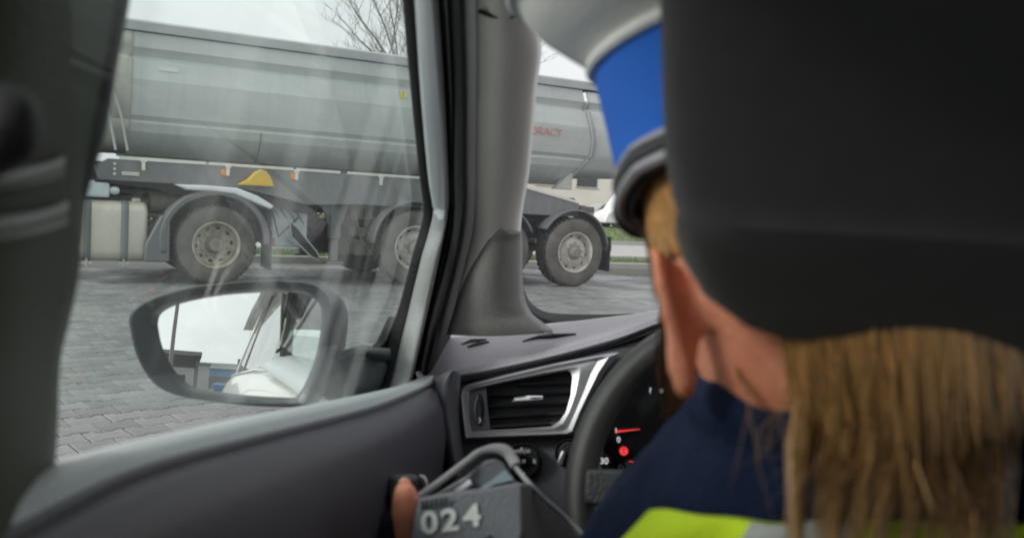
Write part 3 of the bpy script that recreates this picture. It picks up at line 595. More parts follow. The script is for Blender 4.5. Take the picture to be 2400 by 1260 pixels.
# ------------------------------------------------------------------ far background
# bare tree behind the lorry
def bare_tree(base, seed, H, label, group=None):
    rt = random.Random(seed); T_ = thing('bare_tree', label, 'tree', base)
    tr_ = MB(); br = MB()
    def limb(p, d, L_, r, depth, mb):
        n = 4; pts = [p]; rr = [r]; q = p.copy(); dd = d.copy()
        for k in range(n):
            dd = (dd + Vector((rt.gauss(0, .11), rt.gauss(0, .11), rt.gauss(.03, .06)))).normalized(); q = q + dd * (L_ / n); pts.append(q.copy()); rr.append(r * (1 - .62 * (k + 1) / n))
        mb.tube(pts, rr, 6 if r > .03 else (4 if r > .012 else 3), cap=False)
        if depth == 0: return
        m = 4 if depth > 1 else 3
        for k in range(m):
            u = .28 + .7 * (k + rt.random() * .7) / m; i = min(int(u * n), n - 1); s = pts[i].lerp(pts[i + 1], u * n - i)
            a = rt.uniform(0, 6.28); side = Vector((math.cos(a), math.sin(a), rt.uniform(.1, .6))); nd = (dd * .75 + side * rt.uniform(.55, .95)).normalized()
            limb(s, nd, L_ * rt.uniform(.45, .68), max(rr[i] * .55, .006), depth - 1, br)
        limb(pts[-1], dd, L_ * .55, rr[-1], depth - 1, br)
    q = Vector(base); 
    tr_.tube([q, q + Vector((.05, 0, H * .2)), q + Vector((.0, .1, H * .4))], [.19, .16, .13], 10)
    tr_.build('trunk', 'bark', T_)
    for k in range(7):
        a = k * 2.4 + rt.random(); limb(q + Vector((0, 0, H * rt.uniform(.25, .4))), Vector((math.cos(a) * .55, math.sin(a) * .55, 1)).normalized(), H * rt.uniform(.30, .42), .075, 4, br)
    br.build('crown', 'bark', T_)
    return T_
tb = ground_pt(925, 560); d_ = ray(975, 500); d_.z = 0; d_.normalize()
bare_tree(Vector((0, 0, 0)) + d_ * 28, 4, 9.0, 'leafless tree rising behind the roof edge of the tipper trailer')
# low warehouse, van and car far behind the lorry
def far_at(px, dist):
    d = ray(px, 500); d.z = 0; d.normalize(); return d * dist
def block(name, label, cat, c, rot, w_, dp, h, m, roofm, nwin, door=True):
    B = thing(name, label, cat, c, rotz=rot, world=False)
    a = MB(); a.box((0, 0, h / 2), (w_, dp, h)); a.build('wall', m, B, smooth=False)
    a = MB(); a.box((0, 0, h + .15), (w_ + .4, dp + .4, .3)); a.build('roof', roofm, B, smooth=False)
    for k in range(nwin):
        x = -w_ / 2 + w_ * (k + .5) / nwin
        a = MB(); a.box((x, -dp / 2 - .02, h * .62), (w_ / nwin * .5, .08, h * .22)); wn = a.build('window', 'car_glass', B, smooth=False)
        a = MB(); a.box((x, -dp / 2 - .05, h * .62 - h * .12), (w_ / nwin * .56, .16, .08)); a.build('sill', 'concrete_kerb', wn, smooth=False)
    a = MB(); a.box((w_ * .1, -dp / 2 - .03, 1.3), (2.4, .08, 2.6)); a.build('door', 'roof_grey', B, smooth=False)
    return B
block('warehouse', 'long low pale warehouse beyond the field behind the trailer', 'building', far_at(1560, 92), TROT * .35, 30, 14, 6.0, 'wall_pale', 'roof_grey', 8)
block('warehouse', 'grey flat-roofed shed seen under the trailer beyond the grass', 'building', far_at(690, 75), TROT, 16, 10, 4.2, 'wall_grey', 'roof_grey', 4)
def small_car(name, label, cat, c, rot, m, L_, W_, H_, van):
    V = thing(name, label, cat, c, rotz=rot, world=False)
    hb = H_ * (.55 if not van else .5)
    s_ = [(-L_ / 2, .35), (-L_ / 2, hb), (-L_ / 2 + (.25 if not van else .05), H_ * (.93)), (-L_ / 2 + (.6 if not van else .15), H_), (L_ * .12 if not van else L_ * .22, H_), (L_ * .28 if not van else L_ * .36, hb + .08), (L_ * .47, hb * .85), (L_ / 2, .5), (L_ / 2, .3)]
    a = MB(); a.prism([Vector((x, -W_ / 2, z)) for x, z in s_], (0, W_, 0)); a.build('body', m, V, bevel=.08, bseg=3)
    for yy in (-W_ / 2 - .005, W_ / 2 + .005):
        a = MB(); a.prism([Vector((x, yy, z)) for x, z in ((-L_ / 2 + (.35 if not van else 1.9), hb + .05), (-L_ / 2 + (.55 if not van else 1.95), H_ - .12), (L_ * .1 if not van else L_ * .2, H_ - .12), (L_ * .24 if not van else L_ * .32, hb + .08))], (0, .01, 0)); a.build('side_window', 'car_glass', V)
        for x in (-L_ * .31, L_ * .31):
            a = MB(); a.lathe([(.001, -.02), (.2, -.015), (.32, -.01), (.33, .15), (.2, .16)], (x, yy * .97, .33), (0, 1 if yy < 0 else -1, 0), 20); a.build('wheel', 'dark_steel', V)
        a = MB(); a.box((-L_ / 2 + .02, yy * .85, hb * .9), (.08, .2, .3)); a.build('tail_lamp', 'lamp_red', V, bevel=.02)
    a = MB(); a.box((-L_ / 2 + .12, 0, hb + (H_ - hb) * .5), (.06, W_ * .8, (H_ - hb) * .6)); a.build('rear_window', 'car_glass', V)
    return V
small_car('parked_van', 'white panel van parked on the far side of the field behind the trailer', 'van', far_at(1490, 58), TROT + math.pi * .95, 'cab_white', 5.2, 2.0, 2.2, True)
small_car('parked_car', 'small silver car parked in front of the far shed, seen between lorry wheels', 'car', far_at(640, 36), TROT + .2, 'box_white', 4.0, 1.7, 1.45, False)
small_car('parked_car', 'grey car parked beside the white panel van beyond the field', 'car', far_at(1415, 60), TROT + 3.0, 'wall_grey', 4.2, 1.75, 1.5, False)

# ------------------------------------------------------------------ the car we sit in
CAR = thing('car', 'white passenger car seen from its rear seat, dark dashboard and grey pillar trim', 'car', Vector((.5, 0, 0)))
def ribbon(rows, off, bulge, n=26, k=7, profile=None):
    """rows of (y, x_left, x_right) in the photograph, laid on the plane of the side window at offset off"""
    m = MB(); g_ = []
    for y, xl, xr in spline(rows, n):
        g_.append([DP(xl + (xr - xl) * j / (k - 1), y, off + bulge * (math.sin(math.pi * j / (k - 1)) if profile is None else profile(j / (k - 1)))) for j in range(k)])
    m.grid(g_); return m
# --- front left door: panel
LA = [(-60, 1146), (70, 1115), (300, 1062), (600, 994), (860, 936), (960, 908), (1030, 880)]
LB = [(-90, 1290), (60, 1216), (250, 1120), (400, 1068), (600, 1018), (850, 957), (960, 918), (1012, 893)]
LA_, LB_ = spline(LA, 30), spline(LB, 30)
def door_rows():
    r0 = [plane_pt(x, y, Vector((-.335, 0, 0)), Vector((1, 0, 0))) for x, y in LA_]
    ra = [plane_pt(x, y, Vector((-.300, 0, 0)), Vector((1, 0, 0))) for x, y in LA_]
    rb = [plane_pt(x, y, Vector((-.236, 0, 0)), Vector((1, 0, 0))) for x, y in LB_]
    return ra, rb
RA, RB = door_rows()
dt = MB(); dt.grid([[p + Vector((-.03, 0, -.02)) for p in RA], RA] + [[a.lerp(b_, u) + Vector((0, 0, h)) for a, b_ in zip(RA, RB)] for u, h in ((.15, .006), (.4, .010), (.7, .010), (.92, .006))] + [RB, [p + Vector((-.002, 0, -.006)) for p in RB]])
def down(p, dx, dz): return Vector((p.x + dx, p.y, p.z - dz))
dm = MB(); dm.grid([RB] + [[down(p, dx, dz) for p in RB] for dx, dz in ((.000, .007), (.011, .012), (.019, .03), (.024, .06), (.022, .10), (.014, .15), (.010, .19), (.030, .215), (.055, .23), (.060, .26), (.045, .33), (.03, .45), (.03, .70))])
DOOR = dm.build('front_door', 'door_vinyl', CAR, ang=60, solid=.004)
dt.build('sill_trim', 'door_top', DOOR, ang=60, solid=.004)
# armrest recess edge and pull handle
hb_ = MB()
h0 = [(908, 1112), (978, 1110), (990, 1135), (985, 1172), (912, 1190)]
hb_.prism2([PW(x, y, .80) for x, y in h0], [PW(x, y, .87) for x, y in h0]); hb_.build('pull_handle', 'frame_plastic', DOOR, bevel=.006)
hb_ = MB(); h1 = [(979, 1111), (996, 1113), (1004, 1130), (1000, 1165), (988, 1170), (991, 1135)]
hb_.prism2([PW(x, y, .797) for x, y in h1], [PW(x, y, .86) for x, y in h1]); hb_.build('handle_cap', 'satin_silver', DOOR, bevel=.003)
rc = MB(); rr_ = [(700, 1290), (760, 1254), (860, 1215), (915, 1197), (1000, 1180), (1030, 1290)]
rc.prism2([PW(x, y, .79) for x, y in rr_], [PW(x, y, .84) for x, y in rr_]); rc.build('armrest', 'matte_black', DOOR, bevel=.01, bseg=3)
# --- door window: glass, seals, frame strips
GE = [(-40, 941), (0, 945), (200, 963), (400, 983), (490, 995), (540, 986), (600, 967), (720, 936), (800, 912), (860, 890), (945, 862)]
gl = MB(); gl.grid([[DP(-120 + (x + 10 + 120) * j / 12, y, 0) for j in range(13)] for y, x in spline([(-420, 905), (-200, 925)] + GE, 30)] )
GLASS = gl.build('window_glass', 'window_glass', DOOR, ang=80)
GEX = [(r[0], r[1]) for r in [(-60, 940), (0, 945), (200, 963), (400, 983), (490, 994), (540, 985), (600, 967), (720, 936), (830, 895), (900, 866), (945, 848)]]
def lit_strip(rows, base, din, off=0, n=30, k=7):
    """door frame section standing in from the glass edge: its face looks back and outwards"""
    m = MB(); g_ = []
    for y, xl, xr in spline(rows, n):
        gx = lerp_table(GEX, y)[0]; d0 = (DP(gx, y, off) - CAM).dot(FW) - base
        g_.append([PW(xl + (xr - xl) * j / (k - 1), y, d0 - din * (j / (k - 1)) - .003 * math.sin(math.pi * j / (k - 1))) for j in range(k)])
    m.grid(g_); return m
S1 = [(-60, 940, 968), (0, 945, 974), (200, 963, 986), (400, 983, 1003), (490, 994, 1016), (540, 985, 1009), (600, 967, 990), (720, 936, 963), (830, 895, 935), (900, 866, 919), (945, 848, 905)]
S1R = S1
lit_strip(S1, .0, .010, .0).build('window_seal', 'rubber', DOOR, solid=.001, ang=60)
S2 = [(-60, 968, 1008), (0, 974, 1016), (200, 986, 1031), (400, 1003, 1045), (470, 1013, 1048), (500, 1017, 1045), (515, 1019, 1042)]
lit_strip(S2, .012, .012).build('frame_strip', 'frame_grey', DOOR, solid=.001, ang=60, label='glossy grey upper strip of the door frame')
S3 = [(500, 1016, 1049), (515, 1014, 1048), (560, 1002, 1038), (600, 990, 1026), (720, 961, 1000), (830, 934, 975), (900, 917, 957), (945, 905, 946)]
mat('frame_pale', (.30, .305, .31), .4, bump=.2, bscale=400)
lit_strip(S3, .012, .012).build('frame_strip', 'frame_pale', DOOR, solid=.001, ang=60, label='pale grey lower strip of the door frame')
S4 = [(-60, 1006, 1052), (0, 1014, 1054), (200, 1029, 1064), (400, 1043, 1066), (490, 1044, 1066), (600, 1024, 1047), (720, 998, 1020), (830, 973, 996), (900, 955, 980), (945, 944, 968)]
ribbon(S4, .020, .012).build('inner_seal', 'rubber', DOOR, solid=.001, ang=60)
# fixed sail plate where the mirror arm passes through
sp = MB(); sq = [(884, 822), (905, 800), (932, 742), (950, 745), (915, 900), (893, 940), (858, 944)]
sp.prism([DP(x, y, .001) for x, y in sq], (-.012, 0, 0)); sp.build('sail_plate', 'matte_black', DOOR, bevel=.002)
# --- body aperture weatherstrip, pillar
S5 = [(-60, 1048, 1124), (0, 1050, 1122), (200, 1060, 1122), (400, 1062, 1119), (490, 1063, 1117), (600, 1045, 1101), (720, 1016, 1070), (830, 990, 1046), (900, 976, 1030), (960, 964, 1014)]
ribbon(S5, .034, .020, k=9).build('weatherstrip', 'rubber', CAR, solid=.001, ang=60)
def pil_pt(x, y, xl, xr, w0):
    s = (x - xl) / max(xr - xl, 1); s = min(max(s, 0), 1); return PW(x, y, w0 + .006 * s - .024 * math.sin(math.pi * s) + (.03 * ((s - .88) / .12) ** 2 if s > .88 else 0))
AP = [(-80, 1124, 1228), (0, 1121, 1236), (100, 1121, 1262), (200, 1121, 1252), (300, 1119, 1244), (400, 1118, 1235), (490, 1116, 1220), (560, 1108, 1214), (640, 1088, 1214), (700, 1073, 1220), (740, 1063, 1242), (765, 1056, 1276), (782, 1052, 1296)]
ap = MB(); g_ = []
for y, xl, xr in spline(AP, 44):
    d0 = (DP(xl, y, .062) - CAM).dot(FW); g_.append([pil_pt(xl + (xr - xl) * j / 12, y, xl, xr, d0) for j in range(13)])
ap.grid(g_); PIL = ap.build('a_pillar_trim', 'pillar_trim', CAR, solid=.003, ang=70)
LT = [(540, 1180, 1211), (552, 1166, 1212), (580, 1144, 1213), (640, 1107, 1214), (700, 1082, 1219), (740, 1068, 1238), (765, 1059, 1268), (781, 1053, 1290)]
ap = MB(); g_ = []
for y, xl, xr in spline(LT, 26):
    XL, XR_ = lerp_table(AP, y); d0 = (DP(XL, y, .062) - CAM).dot(FW)
    g_.append([pil_pt(xl + (xr - xl) * j / 10, y, XL, XR_, d0) + (CAM - pil_pt(xl, y, XL, XR_, d0)).normalized() * (.003 + .004 * math.sin(math.pi * j / 10) ** .5 if 0 < j < 10 else .0005) for j in range(11)])
ap.grid(g_); ap.build('pillar_cover', 'pillar_trim_lower', PIL, solid=.006, ang=70)
sm = MB(); sm.tube([PW(x, y, (DP(1122, y, .062) - CAM).dot(FW) - .024 - .0 + .004 * abs((x - 1180) / 60)) for x, y in ((1122, 26), (1150, 36), (1180, 40), (1210, 37), (1238, 26))], .0022, 6); sm.build('trim_seam', 'matte_black', PIL)
# --- dashboard
RB0 = [(930, 800, 1.38), (1060, 782, 1.42), (1200, 768, 1.47), (1290, 757, 1.50), (1400, 752, 1.52), (1530, 746, 1.52), (1700, 745, 1.50), (2000, 765, 1.46), (2500, 830, 1.40), (2900, 880, 1.36)]
RB1 = [(985, 905, 1.10), (1048, 872, 1.11), (1150, 853, 1.12), (1300, 820, 1.12), (1450, 779, 1.12), (1545, 744, 1.11), (1720, 690, 1.08), (2000, 720, 1.06), (2300, 880, 1.06), (2900, 950, 1.06)]
r0 = [PW(*p) for p in spline(RB0, 60)]; r1 = [PW(*p) for p in spline(RB1, 60)]
da = MB(); rows = []
for u in (0, .15, .35, .55, .75, .88, .96, 1):
    rows.append([a.lerp(b_, u) + Vector((0, 0, .012 * math.sin(math.pi * u))) for a, b_ in zip(r0, r1)])
rows.append([p + Vector((0, -.004, -.006)) for p in r1]); rows.append([p + Vector((0, .006, -.014)) for p in r1])
da.grid(rows); DASH = da.build('dashboard', 'dash_soft', CAR, ang=60, solid=.004)
fa = MB()
RB2 = [(1000, 940, 1.12), (1060, 905, 1.13), (1094, 895, 1.13), (1250, 858, 1.13), (1430, 822, 1.13), (1560, 800, 1.12), (1720, 760, 1.10), (2000, 780, 1.08), (2300, 900, 1.08), (2900, 980, 1.08)]
RB3 = [(1020, 1035, 1.09), (1060, 1035, 1.095), (1094, 1034, 1.095), (1250, 1030, 1.095), (1430, 1020, 1.095), (1560, 1015, 1.09), (1720, 1010, 1.08), (2000, 1030, 1.07), (2300, 1050, 1.07), (2900, 1080, 1.07)]
RB4 = [(1060, 1420, 1.02), (1090, 1420, 1.02), (1110, 1420, 1.02), (1250, 1420, 1.02), (1430, 1420, 1.02), (1560, 1420, 1.02), (1720, 1420, 1.02), (2000, 1420, 1.02), (2300, 1420, 1.02), (2900, 1420, 1.02)]
f1, f2, f3, f4 = [p + Vector((0, .004, -.012)) for p in r1], [PW(*p) for p in spline(RB2, 60)], [PW(*p) for p in spline(RB3, 60)], [PW(*p) for p in spline(RB4, 60)]
fa.grid([f1, [a.lerp(b_, .5) + Vector((0, .008, 0)) for a, b_ in zip(f1, f2)], f2]); fa.build('upper_fascia', 'dash_dark', DASH, ang=50, solid=.004)
fb = MB(); fb.grid([f2, [a.lerp(b_, .5) for a, b_ in zip(f2, f3)], f3, [a.lerp(b_, .5) for a, b_ in zip(f3, f4)], f4]); fb.build('lower_fascia', 'dash_panel', DASH, ang=50, solid=.004)
# padded end of the dash next to the door
pe_ = MB(); rows = []
for y, xl, xr in spline([(868, 1046, 1075), (885, 1018, 1080), (910, 1010, 1078), (960, 1012, 1076), (1020, 1022, 1084), (1080, 1036, 1092), (1130, 1048, 1100), (1300, 1085, 1130)], 24):
    rows.append([PW(xl + (xr - xl) * j / 8, y, 1.075 - .030 * math.sin(math.pi * j / 8) + (.05 if j == 0 else 0)) for j in range(9)])
pe_.grid(rows); pe_.build('end_pad', 'dash_panel', DASH, ang=70, solid=.004)
# defroster slots
for pts in (((1224, 800), (1262, 792), (1300, 788), (1350, 782)), ((1082, 806), (1105, 800), (1140, 795)), ((1096, 812), (1120, 806), (1146, 800))):
    s_ = MB(); q = []
    for x, y in pts:
        d = ray(x, y); tt = 1.28
        q.append(CAM + d * tt)
    # drop the slot on to the dash surface: search along the ray
    qq = []
    for x, y in pts:
        best = None
        for u in [i / 60 for i in range(61)]:
            k = min(range(len(r0)), key=lambda i: abs(proj(r0[i].lerp(r1[i], u) + Vector((0, 0, .012 * math.sin(math.pi * u))))[0] - x) )
            p = r0[k].lerp(r1[k], u) + Vector((0, 0, .012 * math.sin(math.pi * u))); e = abs(proj(p)[1] - y)
            if best is None or e < best[0]: best = (e, proj(p)[2])
        qq.append(CAM + ray(x, y) * (best[1] - .004))
    s_.tube(qq, [.001] + [.004] * (len(qq) - 2) + [.001], 6); s_.build('defroster_slot', 'matte_black', DASH)
# --- air vent
def VPt(x, y, o=0): return PW(x, y, 1.085 - (y - 950) / FPX * .32 - o)
outer = [(1089, 1029), (1083, 985), (1076, 929), (1080, 914), (1094, 902), (1180, 880), (1300, 851), (1432, 826), (1452, 826), (1420, 868), (1390, 920), (1365, 970), (1348, 1016), (1340, 1019), (1220, 1024)]
inner = [(1105, 1009), (1102, 975), (1099, 924), (1102, 916), (1112, 911), (1180, 896), (1260, 880), (1328, 868), (1338, 871), (1342, 884), (1338, 925), (1326, 965), (1312, 985), (1290, 999), (1210, 1004)]
vb_ = MB(); rows = [[VPt(x, y, -.012) for x, y in outer], [VPt(x, y, .004) for x, y in outer], [VPt(x + (xi - x) * .22, y + (yi - y) * .22, .010) for (x, y), (xi, yi) in zip(outer, inner)], [VPt(x + (xi - x) * .45, y + (yi - y) * .45, .006) for (x, y), (xi, yi) in zip(outer, inner)], [VPt(x + (xi - x) * .8, y + (yi - y) * .8, .009) for (x, y), (xi, yi) in zip(outer, inner)], [VPt(x, y, .006) for x, y in inner], [VPt(x, y, -.03) for x, y in inner]]
vb_.grid(rows, True); vb_.build('vent_bezel', 'satin_silver', DASH, ang=28)
vk = MB(); vk.add([VPt(x, y, -.035) for x, y in outer], [tuple(range(len(outer)))]); vk.build('vent_duct', 'matte_black', DASH, smooth=False, solid=.003)
for k, (ya, yb, xa, xb) in enumerate(((897, 892, 1215, 1336), (922, 915, 1143, 1338), (948, 940, 1145, 1334), (974, 963, 1148, 1326), (996, 986, 1150, 1308))):
    lv = MB(); lv.grid([[VPt(xa, ya, .0), VPt((xa + xb) / 2, (ya + yb) / 2 , .0), VPt(xb, yb, .0)], [VPt(xa, ya + 3, -.001), VPt((xa + xb) / 2, (ya + yb) / 2 + 3, -.001), VPt(xb, yb + 3, -.001)], [VPt(xa, ya + 9, -.028), VPt((xa + xb) / 2, (ya + yb) / 2 + 9, -.028), VPt(xb, yb + 9, -.028)]])
    lv.build('louvre', 'louvre_black', DASH, solid=.0015, smooth=False)
vt = MB(); vt.tube([VPt(1203, 939, .010), VPt(1206, 935, .012), VPt(1240, 932, .013), VPt(1272, 931, .012)], [.0022, .003, .003, .0022], 8); vt.build('vent_tab', 'chrome', DASH)
vs_ = MB(); sp_ = [(1101, 1008), (1098, 925), (1104, 914), (1139, 906), (1143, 960), (1150, 1006)]
vs_.prism2([VPt(x, y, .002) for x, y in sp_], [VPt(x, y, -.02) for x, y in sp_]); vs_.build('vent_side_plate', 'dash_panel', DASH, bevel=.001)
tw = MB(); tw.loft([[VPt(1123 + dx * math.cos(a), 960 + dy * math.sin(a), o) for a in [2 * math.pi * k / 20 for k in range(20)]] for dx, dy, o in ((12, 40, .0015), (12, 40, .004), (9, 36, .0045))]); tw.build('vent_wheel_slot', 'gloss_black', DASH)
tw = MB(); tw.loft([[VPt(1123 + dx * math.cos(a), 962 + dy * math.sin(a), o) for a in [2 * math.pi * k / 20 for k in range(20)]] for dx, dy, o in ((8, 30, .004), (7.5, 29, .008), (4, 22, .011))]); tw.build('vent_wheel', 'louvre_black', DASH)
for dx, dy in ((0, 0), (0, 8), (2, 4)):
    tw = MB(); tw.box(VPt(1124 + dx, 980 + dy, .0125), (.0022, .0022, .0012)); tw.build('vent_mark', 'print_white', DASH)
# --- mirror switch and light knob on the lower fascia
def knob(cx, cy, rpx, name, w0):
    K = MB(); 
    def ring(r, o): return [PW(cx + r * math.cos(a), cy + r * 1.02 * math.sin(a), w0 - o) for a in [2 * math.pi * k / 32 for k in range(32)]]
    K.loft([ring(rpx, -.02), ring(rpx, .004), ring(rpx * .97, .007), ring(rpx * .9, .006), ring(rpx * .88, .003), ring(rpx * .80, .003), ring(rpx * .78, .010), ring(rpx * .70, .012)]); k = K.build(name, 'dash_dark', DASH, ang=30); return k
KN = knob(1228, 1084, 46, 'mirror_switch', 1.07)
kb = MB(); kb.loft([[PW(1226 + r * math.cos(a) * (1 + .12 * math.cos(4 * a)), 1079 + r * math.sin(a) * (1 + .12 * math.cos(4 * a)), 1.07 - o) for a in [2 * math.pi * k / 28 for k in range(28)]] for r, o in ((17, .010), (17, .016), (14, .018))]); kb.build('switch_button', 'gloss_black', DASH)
Mp = Matrix(((RT.x, UP.x, -FW.x, 0), (RT.y, UP.y, -FW.y, 0), (RT.z, UP.z, -FW.z, 0), (0, 0, 0, 1)))
def decal(x, y, d, s, size, m, parent, name='print', rot=0):
    return text_obj(name, s, size, Matrix.Translation(PW(x, y, d)) @ Mp @ Matrix.Rotation(rot, 4, 'Z'), m, parent, extrude=.0002)
decal(1222, 1057, 1.055, 'MIRROR', .0058, 'print_white', DASH); decal(1222, 1050, 1.055, '▲', .004, 'print_white', DASH)
decal(1228, 1110, 1.055, '▼', .004, 'print_white', DASH); decal(1253, 1081, 1.055, 'R', .008, 'print_white', DASH); decal(1228, 1079, 1.05, 'n', .009, 'print_white', DASH)
KN2 = knob(1334, 1062, 34, 'light_switch', 1.07)
kk = MB(); kq = [(1306, 1078), (1318, 1052), (1326, 1060), (1318, 1090), (1308, 1090)]; kk.prism2([PW(x, y, 1.045) for x, y in kq], [PW(x, y, 1.06) for x, y in kq]); kk.build('switch_lever', 'satin_silver', DASH, bevel=.002)
# --- instrument cluster
cl = MB(); cq = [(1396, 1010), (1402, 930), (1440, 862), (1520, 805), (1640, 772), (2000, 780), (2150, 900), (2100, 1180), (1700, 1190), (1520, 1165), (1450, 1142), (1415, 1112)]
cl.prism2([PW(x, y, 1.055) for x, y in cq], [PW(x, y, 1.10) for x, y in cq]); CLU = cl.build('instrument_cluster', 'gloss_black', CAR, bevel=.004)
cz = MB(); cz.tube([PW(x, y, 1.04) for x, y in ((1388, 1015), (1398, 1085), (1420, 1128), (1460, 1152), (1530, 1172), (1640, 1190))], .010, 10); cz.build('cluster_bezel', 'dash_panel', CLU)
cz = MB(); cz.prism2([PW(x, y, 1.0) for x, y in ((1390, 1130), (1440, 1150), (1560, 1172), (1560, 1300), (1370, 1300))], [PW(x, y, 1.05) for x, y in ((1390, 1130), (1440, 1150), (1560, 1172), (1560, 1300), (1370, 1300))]); cz.build('column_shroud', 'dash_panel', CLU, bevel=.01, bseg=3)
dg_ = MB(); dg_.tube([PW(1442, 1011, 1.05), PW(1500, 1005, 1.05)], [.0012, .0004], 6); dg_.build('gauge_needle', 'gauge_red', CLU)
dg_ = MB(); dg_.tube([PW(1444, 1003, 1.05), PW(1444, 1014, 1.05)], .0006, 5); dg_.build('gauge_tick', 'gauge_white', CLU)
lp = MB(); lp.lathe([(.005, 0), (.005, -.001), (.0004, -.001)], PW(1462, 1056, 1.05), FW, 24); lp.build('brake_warning_lamp', 'gauge_red', CLU)
decal(1462, 1056, 1.047, '!', .010, 'gloss_black', CLU); decal(1482, 1080, 1.05, '~', .014, 'gauge_red', CLU); decal(1450, 1030, 1.05, '0', .009, 'gauge_white', CLU)
decal(1416, 1080, 1.03, '30', .010, 'gauge_white', CLU); decal(1472, 1106, 1.04, '0 E', .012, 'gauge_white', CLU, rot=.4); decal(1524, 915, 1.05, '?', .009, 'gauge_white', CLU); decal(1550, 916, 1.05, '≡', .009, 'gauge_white', CLU)
sk = MB(); sk.loft([[PW(1418 + r * math.cos(a), 1086 + r * 1.5 * math.sin(a), 1.035 - o) for a in [2 * math.pi * k / 20 for k in range(20)]] for r, o in ((16, -.02), (16, .0), (13, .004))]); sk.build('stalk_end', 'gloss_black', CLU)
# --- steering wheel
SWC = Vector((.1387, .86, .9787)); SR = .1803; STI = .3037
sa, sb = Vector((1, 0, 0)), Vector((0, math.sin(STI), math.cos(STI))); sn = sa.cross(sb)
sw = MB(); rings = []
for k in range(73):
    a = 2 * math.pi * k / 72; c = SWC + (sa * math.cos(a) + sb * math.sin(a)) * SR; rd = (sa * math.cos(a) + sb * math.sin(a))
    rings.append([c + (rd * math.cos(t) * .0155 + sn * math.sin(t) * .0185) for t in [2 * math.pi * j / 14 for j in range(14)]])
sw.loft(rings, False); SW = sw.build('steering_wheel', 'wheel_leather', CAR)
st_ = MB()
for a in (0, math.pi, -math.pi / 2):
    rd = sa * math.cos(a) + sb * math.sin(a); tn = -sa * math.sin(a) + sb * math.cos(a)
    st_.loft([[SWC + rd * r + tn * (w_ * c1) + sn * (.010 * s1 + .02) for c1, s1 in ((-1, -1), (1, -1), (1, 1), (-1, 1))] for r, w_ in ((.03, .035), (.10, .022), (.175, .016))])
st_.build('spoke', 'dash_dark', SW, bevel=.004)
hb2 = MB(); hb2.loft([[SWC + sa * (r * math.cos(t) * 1.15) + sb * (r * math.sin(t)) + sn * h for t in [2 * math.pi * j / 28 for j in range(28)]] for r, h in ((.060, .03), (.066, .01), (.060, -.01), (.03, -.02))]); hb2.build('airbag_hub', 'dash_dark', SW)
# --- windscreen
WB = [PW(x, y + 14, d + .03) for x, y, d in spline(RB0, 24)]
ws = MB(); rows = []
for u in (0, .2, .4, .6, .8, 1): rows.append([Vector((.5 + (p.x - .5) * (1 - .10 * u), p.y - .86 * u + .05 * math.sin(math.pi * u), p.z + (1.50 - p.z) * u + .03 * math.sin(math.pi * u))) for p in WB])
ws.grid(rows); WSO = ws.build('windscreen', 'windscreen_glass', CAR, ang=80)
fr_ = MB(); A_ = [(1218, 600, 1.50), (1222, 650, 1.50), (1238, 700, 1.505), (1268, 726, 1.51), (1310, 734, 1.52), (1420, 736, 1.525), (1545, 731, 1.525), (1700, 728, 1.51), (2000, 745, 1.48), (2500, 810, 1.42)]
B_ = [(1195, 600, 1.50), (1200, 660, 1.50), (1212, 730, 1.505), (1240, 768, 1.51), (1300, 790, 1.52), (1420, 790, 1.525), (1545, 785, 1.525), (1700, 780, 1.51), (2000, 800, 1.48), (2500, 860, 1.42)]
fr_.grid([[PW(*p) for p in spline(A_, 40)], [PW(*p) for p in spline(B_, 40)]]); fr_.build('windscreen_border', 'gloss_black', WSO, solid=.003)
# --- roof, right side, floor, rear: the rest of the cabin
rf = MB(); rf.grid([[Vector((x, y, 1.49 + .05 * math.sin(math.pi * (x + .22) / 1.44) - .10 * max(0, (-y - .4)) ** 2)) for x in [-.22 + 1.44 * i / 10 for i in range(11)]] for y in (.62, .3, 0, -.4, -.8, -1.2)]); ROOF = rf.build('headliner', 'headliner', CAR, ang=80)
ro = MB(); ro.grid([[Vector((x, y, 1.505 + .055 * math.sin(math.pi * (x + .25) / 1.5) - .10 * max(0, (-y - .4)) ** 2)) for x in [-.25 + 1.5 * i / 10 for i in range(11)]] for y in (.70, .3, 0, -.4, -.8, -1.25)]); ro.build('roof', 'white_paint', CAR, ang=80)
def side_body(sx, x_mid):
    """outer skin of one flank, swept from tail to front wing"""
    m = MB(); rows = []
    for y, dx, dz in ((-2.05, .30, .05), (-1.95, .16, .06), (-1.75, .08, .07), (-1.4, .035, .075), (-.9, .01, .075), (-.3, 0, .07), (.1, 0, .065), (.4, 0, .052), (.7, 0, .018), (1.0, .0, -.035), (1.5, .02, -.05), (2.1, .08, -.10), (2.4, .25, -.16)):
        rows.append([Vector((x_mid + sx * (hw - dx), y, z + (dz - .02) * (z - .25) / .78)) for hw, z in ((.785, 1.034), (.808, 1.030), (.835, 1.015), (.862, .985), (.895, .92), (.915, .83), (.92, .70), (.90, .60), (.905, .45), (.88, .30), (.82, .22))])
    m.grid(rows); return m
BODY = side_body(-1, .5).build('body_side', 'white_paint', CAR, ang=60, solid=-.004)
side_body(1, .5).build('body_side', 'white_paint', CAR, ang=60, solid=.004)
cs = MB(); cs.tube([Vector((.5 - .800 - .003, y, 1.018 + dz)) for y, dz in ((-1.25, .072), (-.9, .075), (-.3, .07), (.1, .065), (.4, .052), (.7, .018), (1.0, -.035))], .010, 8); cs.build('belt_strip', 'chrome', BODY)
